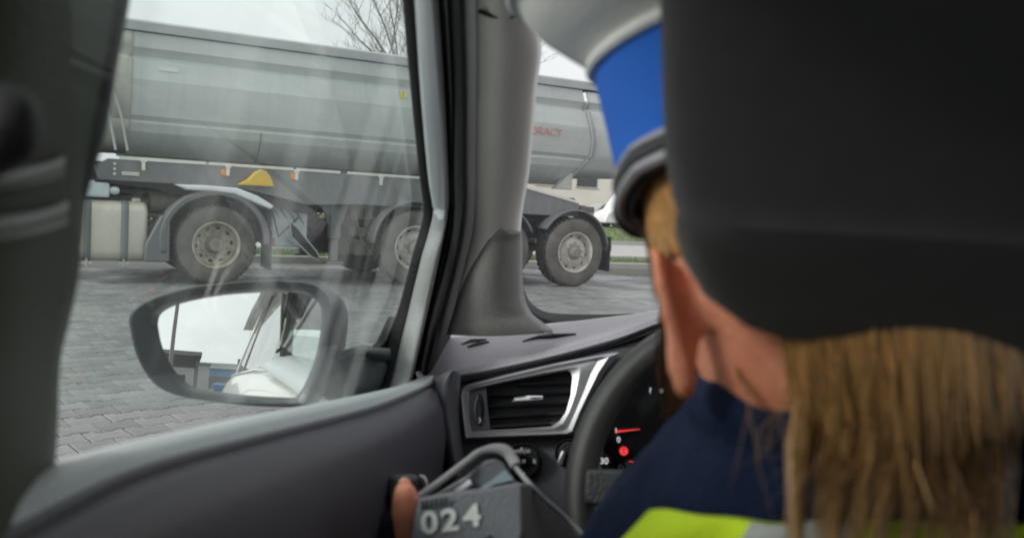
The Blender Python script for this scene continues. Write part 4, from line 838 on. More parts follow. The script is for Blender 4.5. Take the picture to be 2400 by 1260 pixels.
# rear side glass, pillars
def SP(y, z, o=0): return Vector((-.30 + o + .25 * (z - 1.05), y, z))
rg_ = MB(); rg_.grid([[SP(y0 + (y1 - y0) * j / 6, zz, .002) for j in range(7)] for y0, y1, zz in ((-.62, .28, 1.10), (-.60, .27, 1.2), (-.50, .25, 1.35), (-.35, .22, 1.45))]); rg_.build('rear_window', 'privacy_glass', CAR)
qg = MB(); qg.grid([[SP(-1.02 + .36 * j / 3, 1.06, .002) for j in range(4)], [SP(-.85 + .21 * j / 3, 1.25, .002) for j in range(4)], [SP(-.66 + .06 * j / 3, 1.40, .002) for j in range(4)]]); qg.build('quarter_window', 'privacy_glass', CAR)
for nm, ya, yb, wd, m_n in (('c_pillar_strip', -.64, -.42, .03, 'gloss_black'), ('d_pillar', -1.16, -.72, .13, 'white_paint')):
    q = MB(); q.grid([[SP(ya - wd / 2, 1.03, -.004), SP(ya + wd / 2, 1.03, -.004)], [SP((ya * .55 + yb * .45) - wd / 2, 1.27, -.002), SP((ya * .55 + yb * .45) + wd / 2, 1.27, -.002)], [SP(yb - wd / 2, 1.50, -.004), SP(yb + wd / 2, 1.50, -.004)]]); q.build(nm, m_n, CAR, solid=.012)
rt_ = MB(); rt_.grid([[Vector((x, y, z)) for x in (-.20, .5, 1.20)] for y, z in ((-1.22, 1.42), (-1.55, 1.12))]); rt_.build('tailgate_glass', 'privacy_glass', CAR)
rt_ = MB(); rt_.grid([[Vector((x, y, z)) for x in (-.22, .5, 1.22)] for y, z in ((-1.56, 1.10), (-1.95, 1.05), (-2.04, .8), (-2.02, .3))]); rt_.build('tailgate', 'white_paint', CAR, solid=.01)
# right flank inside
rdp = MB(); rdp.grid([[Vector((x, y, z)) for y in (-1.1, -.2, .6, 1.2)] for x, z in ((1.30, 1.03), (1.24, 1.02), (1.22, .95), (1.24, .75), (1.22, .5), (1.25, .25))]); rdp.build('right_door_panel', 'door_vinyl', CAR, solid=.005, bevel=.01)
for y0, y1, ym in ((.28, .24, 'b'), (1.32, .62, 'a'), (-.75, -.55, 'c')):
    q = MB(); q.tube([Vector((1.29, y0, 1.02)), Vector((1.25, (y0 + y1) / 2, 1.27)), Vector((1.19, y1, 1.5))], .035, 8); q.build('right_pillar', 'pillar_trim', CAR)
fl = MB(); fl.box((.5, 0, .24), (1.5, 3.0, .03)); fl.build('floor_carpet', 'carpet', CAR, smooth=False)
lt = MB(); lt.grid([[Vector((-.235, y, z)) for y in (-1.2, -.4, .1, .34)] for z in (1.06, 1.0, .7, .25)]); lt.build('rear_door_panel', 'door_vinyl', CAR, solid=.005)
hd = MB(); hd.grid([[Vector((x, y, z)) for x in (-.36, .1, .5, .9, 1.36)] for y, z in ((1.56, 1.03), (1.9, .99), (2.25, .86), (2.42, .62), (2.42, .3))]); hd.build('bonnet', 'white_paint', CAR, ang=60, solid=.01)
bs = MB(); bs.box((.5, -.62, .48), (1.3, .5, .2)); bs.box((.5, -.92, .82), (1.3, .18, .62), Matrix.Rotation(.2, 3, 'X')); bs.build('rear_bench', 'seat_fabric', CAR, bevel=.05, bseg=3)
# --- left B pillar trim with belt anchor
BP = [(-80, -260, 243), (0, -260, 236), (150, -260, 206), (300, -260, 178), (420, -260, 154), (480, -260, 148), (560, -260, 140), (640, -260, 132), (720, -260, 116), (820, -260, 92), (900, -260, 84), (1000, -260, 82), (1130, -260, 72), (1260, -260, 56), (1400, -260, 40)]
bp_ = MB(); g_ = []
for y, xl, xr in spline(BP, 50):
    d0 = .425
    g_.append([PW(xl + (xr - xl) * j / 14, y, d0 - .055 * math.sin(math.pi * min(1, (14 - j) / 14 * .95)) - .10 * (14 - j) / 14) for j in range(15)])
bp_.grid(g_); BPO = bp_.build('b_pillar_trim', 'b_pillar_trim', CAR, ang=80, solid=.01)
ribs = [(-80, 232, 272), (0, 228, 262), (150, 200, 234), (300, 172, 207), (420, 150, 172), (480, 146, 156), (500, 146, 150)]
m = MB(); g_ = []
for y, xl, xr in spline(ribs, 26): g_.append([PW(xl + (xr - xl) * j / 6, y, .43 - .010 * math.sin(math.pi * j / 6)) for j in range(7)])
m.grid(g_); m.build('door_seal', 'rubber', BPO, solid=.008, ang=70)
m = MB(); g_ = []
for y, xl, xr in spline([(690, 112, 122), (730, 92, 117), (800, 74, 106), (880, 48, 95), (950, 18, 62), (1010, -20, 24), (1040, -60, -30)], 24): g_.append([PW(xl + (xr - xl) * j / 6, y, .405 - .006 * math.sin(math.pi * j / 6)) for j in range(7)])
m.grid(g_); m.build('door_seal', 'rubber', BPO, solid=.006, ang=70)
m = MB(); m.tube([PW(x, y, .43) for x, y in ((146, 560), (138, 620), (130, 680), (124, 705))], [.0015, .0028, .0028, .001], 8); m.build('trim_edge', 'tipper_end', BPO)
# belt height adjuster: slot housing, guide loop, webbing
m = MB(); g_ = []
for s_ in range(9):
    v = s_ / 8; a = math.pi * v; ring = []
    for k in range(20):
        t = 2 * math.pi * k / 20; ring.append(PW(-10 + 112 * math.cos(t) * math.sin(a) ** .5, 300 + (110 * (abs(math.sin(t)) ** .7) * (1 if math.sin(t) > 0 else -1)) * math.sin(a) ** .5, .298 - .024 * math.cos(a)))
    g_.append(ring)
m.loft(g_); m.build('belt_adjuster', 'matte_black', BPO, ang=80)
for yc, h, xr, d in ((425, 62, 152, .290), (535, 70, 160, .295)):
    m = MB(); rows = []
    for j in range(13):
        u = j / 12; x = -120 + (xr + 120) * u; drop = -38 * u ** 3
        rows.append([PW(x, yc + drop + h * .5 * math.cos(t) * (1 - .25 * u), d + .010 * math.sin(t) + .085 * u ** 2) for t in [2 * math.pi * k / 14 for k in range(14)]])
    m.loft(rows); m.build('belt_guide', 'belt_guide', BPO, ang=80)
m = MB(); m.grid([[PW(x, y, .34 + .03 * (y - 560) / 800) for x in (-60, -10, 36)] for y in (560, 800, 1100, 1400)]); m.build('seat_belt', 'belt_web', BPO, solid=.0015)

# --- side mirror
M0 = PW(556, 810, 1.0); dM = (M0 - CAM).normalized()
tgt = Vector((MIR[0], -1, MIR[1])).normalized(); mn = (tgt - ray(556, 810).normalized()).normalized(); MRAD = 1.25; MC = M0 - mn * MRAD
def on_mirror(x, y, off=0):
    d = ray(x, y).normalized(); oc = CAM - MC; r_ = MRAD + off; bq = oc.dot(d); return CAM + d * (-bq - math.sqrt(max(bq * bq - oc.dot(oc) + r_ * r_, 0)))
GO = [(361, 760), (366, 738), (385, 722), (415, 710), (465, 698), (523, 689), (590, 684), (658, 683), (712, 687), (744, 705), (753, 732), (749, 791), (736, 845), (712, 904), (695, 929), (685, 934), (610, 931), (550, 926), (490, 918), (442, 907), (401, 869), (372, 813)]
HO = [(302, 752), (310, 730), (347, 704), (415, 680), (482, 667), (577, 658), (640, 656), (685, 658), (728, 663), (762, 684), (778, 725), (774, 795), (760, 850), (738, 910), (722, 940), (700, 953), (620, 952), (550, 947), (480, 938), (415, 926), (361, 898), (320, 832)]
gsm, hsm = spline(GO + [GO[0]], 89)[:-1], spline(HO + [HO[0]], 89)[:-1]
cxg = sum(p[0] for p in gsm) / 88; cyg = sum(p[1] for p in gsm) / 88
mg_ = MB(); rings = [[on_mirror(cxg + (x - cxg) * u, cyg + (y - cyg) * u) for x, y in gsm] for u in [i / 24 for i in range(1, 25)]]
mg_.grid(rings, True); mg_.f.append(tuple(range(88)))
sh_ = MB(); dd0 = lambda x, y: (on_mirror(x, y) - CAM).dot(FW)
rows = [[on_mirror(x, y, -.004) for x, y in gsm], [on_mirror(x, y, .006) for x, y in gsm], [on_mirror(gx + (hx - gx) * .3, gy + (hy - gy) * .3, .016) for (gx, gy), (hx, hy) in zip(gsm, hsm)], [on_mirror(gx + (hx - gx) * .9, gy + (hy - gy) * .9, .024) for (gx, gy), (hx, hy) in zip(gsm, hsm)], [on_mirror(x, y, .020) for x, y in hsm]]
def back(u, sx, sc, dz=0, sy=0): return [PW(600 + (x - 600) * sc + sx, 805 + (y - 805) * sc + sy, dd0(x, y) * (1 - u) + .985 * u + dz) for x, y in hsm]
rows += [back(.2, 8, 1.0, .012), back(.6, 30, .97, .05), back(.9, 62, .86, .085), back(1, 90, .66, .11), back(1, 100, .35, .125), back(1, 104, .05, .13)]
sh_.grid(rows, True); sh_.f.append(tuple(len(sh_.v) - 88 + i for i in range(88)))
MIRROR = sh_.build('side_mirror', 'mirror_shell', CAR, ang=50)
mg_.build('mirror_glass', 'mirror_silver', MIRROR, ang=180)
am = MB(); ar_ = [(735, 862), (800, 828), (846, 806), (900, 818), (905, 862), (880, 945), (800, 945), (745, 940)]
am.prism2([PW(x, y, 1.035) for x, y in ar_], [PW(x + 6, y, 1.09) for x, y in ar_]); am.build('mirror_arm', 'mirror_arm', MIRROR, bevel=.022, bseg=4)
at2 = MB(); at2.loft([[PW(x, y + h * math.sin(t), 1.03 + .03 * math.cos(t)) for t in [2 * math.pi * k / 12 for k in range(12)]] for x, y, h in ((800, 838, 16), (830, 826, 14), (860, 826, 12), (892, 828, 14), (915, 830, 15))]); at2.build('arm_cover', 'mirror_shell', MIRROR)
# --- driver seat: headrest, backrest
HC = PW(2290, 400, .365)
def sup(hx, hy, c, n=40, e=.45):
    r = []
    for k in range(n):
        t = 2 * math.pi * k / n; cc, ss = math.cos(t), math.sin(t); r.append(Vector((c.x + hx * (abs(cc) ** e) * (1 if cc > 0 else -1), c.y + hy * (abs(ss) ** e) * (1 if ss > 0 else -1), c.z)))
    return r
HRZ = [(1.193, .026, .005, .010), (1.196, .060, .013, .008), (1.204, .088, .022, .005), (1.215, .105, .030, .002), (1.228, .114, .037, 0), (1.239, .1185, .0430, -.003), (1.2455, .1195, .0445, -.0035), (1.2495, .1185, .0420, -.002), (1.256, .1215, .0415, -.002), (1.275, .126, .042, -.002), (1.31, .1295, .041, 0), (1.36, .134, .040, .002), (1.41, .134, .036, .006), (1.44, .124, .028, .01), (1.452, .10, .016, .012)]
hr = MB(); hr.loft([sup(hx, hy, Vector((HC.x, HC.y + dy, z))) for z, hx, hy, dy in HRZ]); SEAT_HR = hr.build('headrest', 'seat_fabric', CAR, ang=60)
se = MB(); se.loft([sup(hx, hy, Vector((HC.x, y, z))) for z, hx, hy, y in ((.45, .20, .05, .46), (.55, .25, .06, .42), (.75, .25, .05, .37), (.92, .23, .045, .335), (1.0, .17, .035, .325), (1.03, .12, .02, .32))]); SEAT = se.build('seat_backrest', 'seat_fabric', CAR, ang=60)
for sx in (-.02, .03):
    po = MB(); po.tube([Vector((HC.x + sx + .06, HC.y + .012, 1.22)), Vector((HC.x + sx + .06, HC.y + .0, 1.0))], .006, 10); po.build('headrest_post', 'dark_steel', SEAT)
sc_ = MB(); sc_.box((HC.x - .02, .66, .42), (.50, .48, .14)); sc_.build('seat_cushion', 'seat_fabric', CAR, bevel=.05, bseg=3)

# ------------------------------------------------------------------ the driver
def PD(x, y, d): return PW(x, y, d * .865)
YAW, TILT = math.radians(20), math.radians(12.2)
HM = Matrix.Rotation(YAW, 3, 'Z') @ Matrix.Rotation(math.radians(-11.3), 3, 'X') @ Matrix.Rotation(-TILT, 3, 'Y')
HC0 = Vector((.0961, .4742, 1.2188))
def HL(x, y, z): return HC0 + HM @ Vector((x, y, z))
PERS = thing('person', 'person in white-topped blue-banded cap, navy jacket and yellow vest, seated at the steering wheel', 'person', Vector((HC0.x, HC0.y, 0)))
bd = MB()
# head: rings from chin to crown in head axes
rings = []
for z, fx, fy, bk in ((-.125, .022, .030, .020), (-.118, .036, .055, .030), (-.10, .050, .076, .042), (-.075, .060, .087, .060), (-.045, .067, .092, .078), (-.01, .072, .094, .092), (.03, .075, .096, .100), (.065, .074, .095, .100), (.095, .066, .082, .090), (.118, .046, .056, .064), (.128, .018, .022, .026)):
    ring = []
    for k in range(32):
        t = 2 * math.pi * k / 32; c, s = math.cos(t), math.sin(t); y = (fy if s > 0 else bk) * s
        ring.append(HL(fx * c, y + (.012 if z < -.07 else 0), z))
    rings.append(ring)
bd.loft(rings)
bd.ell(HL(0, .098, -.022), (.013, .018, .022), HM); bd.ell(HL(0, .108, -.036), (.014, .014, .011), HM)     # nose
bd.ell(HL(0, .098, -.066), (.024, .010, .007), HM); bd.ell(HL(0, .096, -.078), (.021, .010, .007), HM)      # lips
bd.ell(HL(0, .088, .028), (.05, .014, .012), HM); bd.ell(HL(0, .09, -.112), (.02, .016, .014), HM)          # brow, chin
def ear(sx):
    fl = math.radians(20) * sx; EM = HM @ Matrix.Rotation(fl, 3, 'Z') @ Matrix.Rotation(math.radians(-8), 3, 'X')
    c = HL(sx * .072, -.001, -.006)
    def q(u, v, o=0): return c + EM @ Vector((sx * o, -u * .82, v * .76))
    out = [(.004, -.020), (.008, -.036), (.016, -.043), (.023, -.038), (.028, -.022), (.036, .002), (.039, .022), (.034, .037), (.022, .045), (.008, .042), (.0, .030)]
    bd.tube([q(u, v, .014 + .10 * u) for u, v in spline(out, 26)], [(.0040 if v > -.02 else .0060) for u, v in spline(out, 26)], 8)
    bd.loft([[q(.016 + (u - .016) * s, .002 + (v - .002) * s, .008 + .10 * u + o) for u, v in spline(out, 26)] for s, o in ((1, .004), (.7, -.002), (.3, -.006))] + [[q(.014 + (u - .016) * s, .002 + (v - .002) * s, -.012) for u, v in spline(out, 26)] for s in (.3, .9)])
ear(-1); ear(1)
NB = Vector((HC0.x + .035, HC0.y + .05, 1.08))
bd.tube([HL(0, -.004, -.06), HL(0, .004, -.095), NB + Vector((0, 0, .02)), NB - Vector((0, 0, .05))], [.054, .050, .048, .052], 16)
# trunk, arms, legs in a seated pose
TC = Vector((HC0.x + .045, HC0.y + .075, 0))
def tor(z, hx, hy, dy=0, n=36, e=.8):
    return [Vector((TC.x + hx * (abs(math.cos(t)) ** e) * (1 if math.cos(t) > 0 else -1), TC.y + dy + hy * (abs(math.sin(t)) ** e) * (1 if math.sin(t) > 0 else -1), z)) for t in [2 * math.pi * k / n for k in range(n)]]
TORS = [(.50, .17, .12, -.02), (.58, .19, .13, -.02), (.72, .17, .115, -.01), (.88, .185, .115, -.005), (.99, .185, .105, 0), (1.03, .14, .08, .02), (1.06, .10, .06, .02), (1.08, .06, .045, .02)]
bd.loft([tor(*t) for t in TORS])
SL, EL, WL = Vector((TC.x - .165, TC.y + .01, .99)), Vector((-.165, .50, .76)), PW(975, 1370, .70)
SRr, ER, WR = Vector((TC.x + .165, TC.y + .01, .99)), Vector((.37, .66, .74)), Vector((.27, .86, .72))
for a, e_, w_ in ((SL, EL, WL), (SRr, ER, WR)): bd.tube([a, a.lerp(e_, .5), e_, e_.lerp(w_, .4), w_], [.052, .046, .038, .036, .026], 12)
for sx in (-.09, .09):
    hp, kn, an = Vector((TC.x + sx, TC.y - .01, .54)), Vector((TC.x + sx * 1.5, TC.y + .42, .60)), Vector((TC.x + sx * 1.5, TC.y + .62, .30))
    bd.tube([hp, hp.lerp(kn, .5), kn, kn.lerp(an, .45), an], [.085, .075, .056, .052, .036], 14)
# left hand: thumb up the near edge of the device, fingers round behind it
TH = [PW(1000, 1345, .705), PW(976, 1290, .69), PW(962, 1232, .680), PW(953, 1186, .674), PW(948, 1150, .672)]
bd.tube(TH, [.016, .0145, .0128, .0122, .0092], 12); bd.ell(TH[-1] - (TH[-1] - TH[-2]).normalized() * .002, (.0095, .0095, .0095))
PLM = [PW(985, 1380, .71), PW(1010, 1330, .735), PW(1030, 1290, .75)]
bd.tube(PLM, [.026, .030, .028], 12, flat=.55)
for k, (y0, ln) in enumerate(((1225, 1.0), (1262, 1.08), (1300, 1.02), (1335, .85))):
    bd.tube([PW(1020, y0 + 30, .755), PW(1020 + 50 * ln, y0 + 8, .772), PW(1020 + 105 * ln, y0, .768), PW(1020 + 140 * ln, y0 + 4, .752)], [.0105, .0098, .009, .0075], 10)
# right hand resting on the thigh
bd.tube([WR, WR + Vector((-.01, .05, -.012)), WR + Vector((-.02, .08, -.02))], [.027, .034, .030], 12, flat=.5)
for k in range(4):
    o_ = Vector((-.045 + .024 * k, .085, -.02)); bd.tube([WR + o_, WR + o_ + Vector((-.004, .035, -.002)), WR + o_ + Vector((-.006, .06, -.016)), WR + o_ + Vector((-.006, .075, -.03))], [.0098, .0092, .0085, .007], 8)
bd.tube([WR + Vector((-.03, .03, -.01)), WR + Vector((-.06, .055, -.01)), WR + Vector((-.07, .08, -.018))], [.012, .0105, .008], 8)
BODYP = bd.build('body', 'skin', PERS, remesh=.0042, smoothmod=4)
nl = MB(); nl.ell(TH[-1] + Vector((-.0015, .0062, .001)), (.0058, .002, .0075)); nl.build('thumb_nail', 'nail', BODYP)
for sx in (-1, 1):
    ey = MB(); ey.ell(HL(sx * .031, .080, .006), (.012, .012, .012)); eo = ey.build('eye', 'eye_white', BODYP)
    ir = MB(); ir.ell(HL(sx * .031, .0905, .006), (.005, .003, .005), HM); ir.build('iris', 'cap_black', eo)
# jacket: trunk, sleeves, stand-up collar
jk = MB()
JT = [(.50, .195, .145, -.02), (.58, .21, .15, -.02), (.72, .20, .14, -.01), (.88, .21, .135, -.005), (.98, .195, .128, 0), (1.03, .172, .122, 0), (1.07, .152, .115, .0), (1.105, .130, .115, -.025), (1.132, .108, .108, -.04), (1.155, .088, .098, -.055)]
jk.loft([tor(*t) for t in JT])
for a, e_, w_ in ((SL, EL, WL), (SRr, ER, WR)): jk.tube([a + Vector((0, 0, .01)), a.lerp(e_, .5), e_, e_.lerp(w_, .42), e_.lerp(w_, .74)], [.072, .062, .054, .048, .038], 14)
for a0, a1, ztop, r_ in ((0, 6.2832, 1.125, .021),):
    jk.tube([Vector((TC.x - .002 + .090 * math.cos(a), TC.y - .052 + .084 * math.sin(a), 1.150 + .002 * math.cos(a) - .008 * math.sin(a))) for a in [2 * math.pi * k / 28 for k in range(29)]], r_, 10, cap=False)
jko = jk.build('jacket', 'jacket_navy', PERS, remesh=.005, smoothmod=3)
ftx = bpy.data.textures.new('folds', 'CLOUDS'); ftx.noise_scale = .07; ftx.noise_depth = 2
dmo = jko.modifiers.new('folds', 'DISPLACE'); dmo.texture = ftx; dmo.strength = .020; dmo.mid_level = .5
# vest: sheet over the back and shoulders
vx = MB(); rows = []
def jr(z):
    t = lerp_table(JT, z); return t
for j in range(26):
    v = j / 25; row = []
    for i in range(40):
        u = i / 39; ang = math.radians(214 + 122 * u)       # back of the trunk from left to right
        xx = math.cos(ang); ztop = 1.100 + .034 * min(1, u * 1.7) ** .85 - .02 * max(0, u - .85) * 4
        z = .55 + (ztop - .55) * v; hx, hy, dy = jr(z)
        cc, ss = math.cos(ang), math.sin(ang); e = .8
        zz = max(0, min(1, (z - 1.02) / .07)); hx = max(hx, .128 * zz + hx * (1 - zz))
        row.append(Vector((TC.x + (hx + .012) * (abs(cc) ** e) * (1 if cc > 0 else -1), TC.y + dy + (hy + .012 + .004 * math.sin(u * 17 + z * 60) * v + .003 * math.sin(u * 41 - z * 25)) * (abs(ss) ** e) * (1 if ss > 0 else -1), z)))
    rows.append(row)
vx.grid(rows); VEST = vx.build('safety_vest', 'vest_yellow', PERS, ang=80, solid=-.004)
for z0 in (.70, .86):
    rs = MB(); rs.grid([[p + Vector((0, -.006, 0)) for p in rows[int(r)]] for r in (((z0 - .55) / .5 * 25), ((z0 - .55) / .5 * 25 + 3))]); rs.build('reflective_band', 'reflective_grey', VEST, solid=-.002)
rs = MB(); rs.grid([[rows[r][i] + Vector((-.002, -.006, 0)) for r in (22, 23, 24, 25)] for i in range(8, 15)]); rs.build('reflective_shoulder', 'reflective_grey', VEST, solid=-.002)
# trousers and shoes
tz = MB()
for sx in (-.09, .09):
    hp, kn, an = Vector((TC.x + sx, TC.y - .01, .54)), Vector((TC.x + sx * 1.5, TC.y + .42, .60)), Vector((TC.x + sx * 1.5, TC.y + .62, .30))
    tz.tube([hp, hp.lerp(kn, .5), kn, kn.lerp(an, .45), an], [.10, .09, .07, .066, .056], 14)
    s_ = MB(); s_.loft([[an + Vector((w_ * math.cos(t), y, -.01 + zc + h * math.sin(t))) for t in [2 * math.pi * k / 14 for k in range(14)]] for y, w_, h, zc in ((-.07, .03, .025, 0), (-.05, .038, .04, .005), (.03, .042, .04, 0), (.12, .048, .028, -.012), (.19, .035, .018, -.02))]); s_.build('shoe', 'shoe_black', PERS)
tz.ell(Vector((TC.x, TC.y - .02, .53)), (.19, .14, .09)); tz.build('trousers', 'trouser_navy', PERS, remesh=.01, smoothmod=2)
# cap: band, piping, white crown, black peak with silver braid
def capring(rx, ry, z, zt=0, n=72, ex=0): return [HL(rx * math.cos(t), .004 + ry * math.sin(t) + (ex if math.sin(t) > 0 else 0) * math.sin(t), z + zt * math.sin(t)) for t in [2 * math.pi * k / n for k in range(n)]]
Z0, Z1 = CAPZ
cb_ = MB(); cb_.loft([capring(.084, .101, Z0, .0), capring(.090, .107, Z0, 0), capring(.0905, .1075, (Z0 + Z1) / 2, 0), capring(.0915, .1085, Z1, .006), capring(.088, .105, Z1 + .002, .006)], False); CAPB = cb_.build('cap', 'cap_blue', PERS)
cw_ = MB(); cw_.loft([capring(.0905, .1075, Z1 + .001, .006), capring(.094, .111, Z1 + .006, .007), capring(.103, .119, Z1 + .013, .010), capring(.115, .131, Z1 + .025, .013, ex=.004), capring(.123, .139, Z1 + .038, .015, ex=.006), capring(.1265, .142, Z1 + .049, .016, ex=.006), capring(.121, .137, Z1 + .060, .017), capring(.095, .107, Z1 + .075, .016), capring(.03, .04, Z1 + .078, .014)]); cw_.build('cap_crown', 'cap_white', CAPB, ang=60)
pi_ = MB(); r_ = capring(.0925, .1095, Z1 + .002, .006); pi_.tube(r_ + [r_[0]], .0032, 8, cap=False); pi_.build('cap_piping', 'cap_white', CAPB)
r_ = capring(.1275, .143, Z1 + .046, .016, ex=.006); pi_ = MB(); pi_.tube(r_ + [r_[0]], .0028, 8, cap=False); pi_.build('crown_piping', 'cap_white', CAPB)
def dip(t): return -.020 * min(1, max(0, (math.sin(t) + .10) / .9))
pkm = MB(); g_ = []
for i in range(33):
    t = math.radians(90 + (-88 + 176 * i / 32)); e = math.sin(math.pi * i / 32) ** .8
    g_.append([HL((.090 + ext * e * .6) * math.cos(t), .004 + (.107 + ext * e) * math.sin(t), Z0 + .004 + dip(t) - dz * e * .9 - (.004 if s_ else 0)) for s_, (ext, dz) in enumerate(((0, 0), (.007, .003), (.013, .007), (.019, .011)))])
pkm.grid(g_); pkm.build('cap_peak', 'cap_black', CAPB, solid=.003, ang=70)
for zz, rad, mm, rr2, nm in ((Z0 + .004, .0022, 'braid_silver', .0918, 'cap_braid'), (Z0 - .0065, .0032, 'braid_silver', .0915, 'cap_braid'), (Z0 - .001, .0042, 'cap_black', .0895, 'cap_trim')):
    q = [HL(rr2 * math.cos(t), .004 + (rr2 + .017) * math.sin(t), zz + dip(t)) for t in [2 * math.pi * k / 72 for k in range(73)]]; s_ = MB(); s_.tube(q, rad, 8, cap=False); s_.build(nm, mm, CAPB)
ln_ = MB(); ln_.grid([[HL(.0885 * math.cos(t), .004 + .1055 * math.sin(t), Z0 + .004) for t in [2 * math.pi * k / 72 for k in range(73)]], [HL(.0875 * math.cos(t), .004 + .1045 * math.sin(t), Z0 - .012 + dip(t) * 1.25) for t in [2 * math.pi * k / 72 for k in range(73)]]]); ln_.build('cap_lining', 'cap_black', CAPB, solid=.002)
# hair
rh = random.Random(21)
def strand(mb, pts, r, n=3):
    q = spline([tuple(p) for p in pts], 9); mb.tube([Vector(p) for p in q], [r * (1 if i < 6 else 1 - (i - 5) / 3.4) for i in range(9)], n, cap=False)
hr_ = MB()
# hair shell hugging the skull, under the cap
for i in range(2600):
    a = math.radians(rh.uniform(150, 380)); z0 = rh.uniform(.06, .10); c, s = math.cos(a), math.sin(a)
    sx = .079 * c; ln = rh.uniform(.10, .17)
    if s > .02 and c < 0: ln *= .55
    pts = [HL(.080 * c, .103 * s - .0, z0), HL(.083 * c, .106 * s, z0 - .05), HL(.080 * c, .104 * s - .004, z0 - .09), HL(.074 * c + rh.gauss(0, .006), .098 * s - .006, z0 - .11 - ln * .18)]
    if 150 < math.degrees(a) < 214: pts = [pts[0], HL(.081 * c, .103 * s - .002, z0 - .03), HL(.080 * c - .002, .102 * s - .012, rh.uniform(.025, .05))]
    strand(hr_, pts, rh.uniform(.0005, .0011))
# long strands falling behind the neck over collar and vest
def fall(x0, x1, y0, y1, d0, d1, r, mb, sway=18):
    xm = (x0 + x1) / 2 + rh.gauss(0, sway); strand(mb, [PD(x0, y0, d0), PD(x0 * .65 + xm * .35, y0 * .7 + y1 * .3, d0 * .6 + d1 * .4), PD(xm * .6 + x1 * .4, y0 * .35 + y1 * .65, d1), PD(x1, y1, d1 + rh.gauss(0, .004))], r)
hdk = MB()
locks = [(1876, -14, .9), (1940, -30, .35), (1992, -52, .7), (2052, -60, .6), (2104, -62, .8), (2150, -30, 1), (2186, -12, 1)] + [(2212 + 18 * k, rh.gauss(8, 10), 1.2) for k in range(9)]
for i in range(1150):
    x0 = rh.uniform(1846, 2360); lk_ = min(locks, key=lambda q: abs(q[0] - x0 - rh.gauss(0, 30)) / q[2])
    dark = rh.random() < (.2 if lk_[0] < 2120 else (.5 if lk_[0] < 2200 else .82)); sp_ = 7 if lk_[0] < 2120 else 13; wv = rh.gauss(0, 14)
    xa = lk_[0] + rh.gauss(0, sp_); xb = lk_[0] + lk_[1] + rh.gauss(0, sp_ * 1.3); dz_ = rh.gauss(0, .010); r = rh.choice((.00025, .00035, .0005, .0006))
    strand(hdk if dark else hr_, [PD(x0, rh.uniform(690, 765), .500 + dz_), PD(x0 * .6 + xa * .4 + wv, 880, .475 + dz_), PD(xa - wv * .6 + rh.gauss(0, 6), 1050, .425 + dz_ * .6), PD(xb, 1270 + rh.gauss(0, 80), .398 + dz_ * .4)], r)
for i in range(650):      # short underlayer at the nape
    x0 = rh.uniform(1860, 2355); strand(hdk, [PD(x0, 720, .515), PD(x0 + rh.gauss(0, 12), 800, .51), PD(x0 + rh.gauss(0, 18), 850 + max(0, x0 - 1950) * .3, .50), PD(x0 + rh.gauss(0, 26), 900 + max(0, x0 - 1950) * .75 + rh.gauss(0, 45), .49)], rh.choice((.0003, .0005, .0007)))
for i in range(45):       # flyaways
    x0 = rh.uniform(1790, 2150); strand(hr_, [PD(x0, 740, .49), PD(x0 + rh.gauss(-10, 25), 880, .46), PD(x0 + rh.gauss(-25, 45), 1030, .43), PD(x0 + rh.gauss(-40, 70), rh.uniform(1060, 1260), .42)], .00016)
for i in range(150):      # fine hair at the edge of the nape, behind the ear
    x0 = 1870 - 150 * rh.random() ** 2; strand(hr_ if rh.random() < .5 else hdk, [PD(x0 - 30, 700, .50), PD(x0 - 8, 790, .495), PD(x0 + 8 + rh.gauss(0, 6), 880, .485), PD(x0 + 24 + rh.gauss(0, 14), rh.uniform(900, 1010), .475)], rh.choice((.00018, .00028)))
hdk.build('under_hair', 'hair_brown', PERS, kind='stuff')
hr_.build('long_hair', 'hair_blond', PERS, kind='stuff')
hb3 = MB()
for i in range(420):      # temple hair from under the cap towards the ear
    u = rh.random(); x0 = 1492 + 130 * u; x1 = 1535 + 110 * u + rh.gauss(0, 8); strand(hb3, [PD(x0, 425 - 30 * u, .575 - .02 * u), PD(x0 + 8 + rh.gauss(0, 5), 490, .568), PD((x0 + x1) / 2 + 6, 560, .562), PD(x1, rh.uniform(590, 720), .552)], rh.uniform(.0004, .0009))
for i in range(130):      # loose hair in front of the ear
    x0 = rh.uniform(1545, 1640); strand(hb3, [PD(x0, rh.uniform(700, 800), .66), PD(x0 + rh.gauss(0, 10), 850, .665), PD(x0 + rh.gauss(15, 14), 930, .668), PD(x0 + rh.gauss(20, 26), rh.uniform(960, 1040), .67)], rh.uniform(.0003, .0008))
hb3.build('side_hair', 'hair_brown', PERS, kind='stuff')

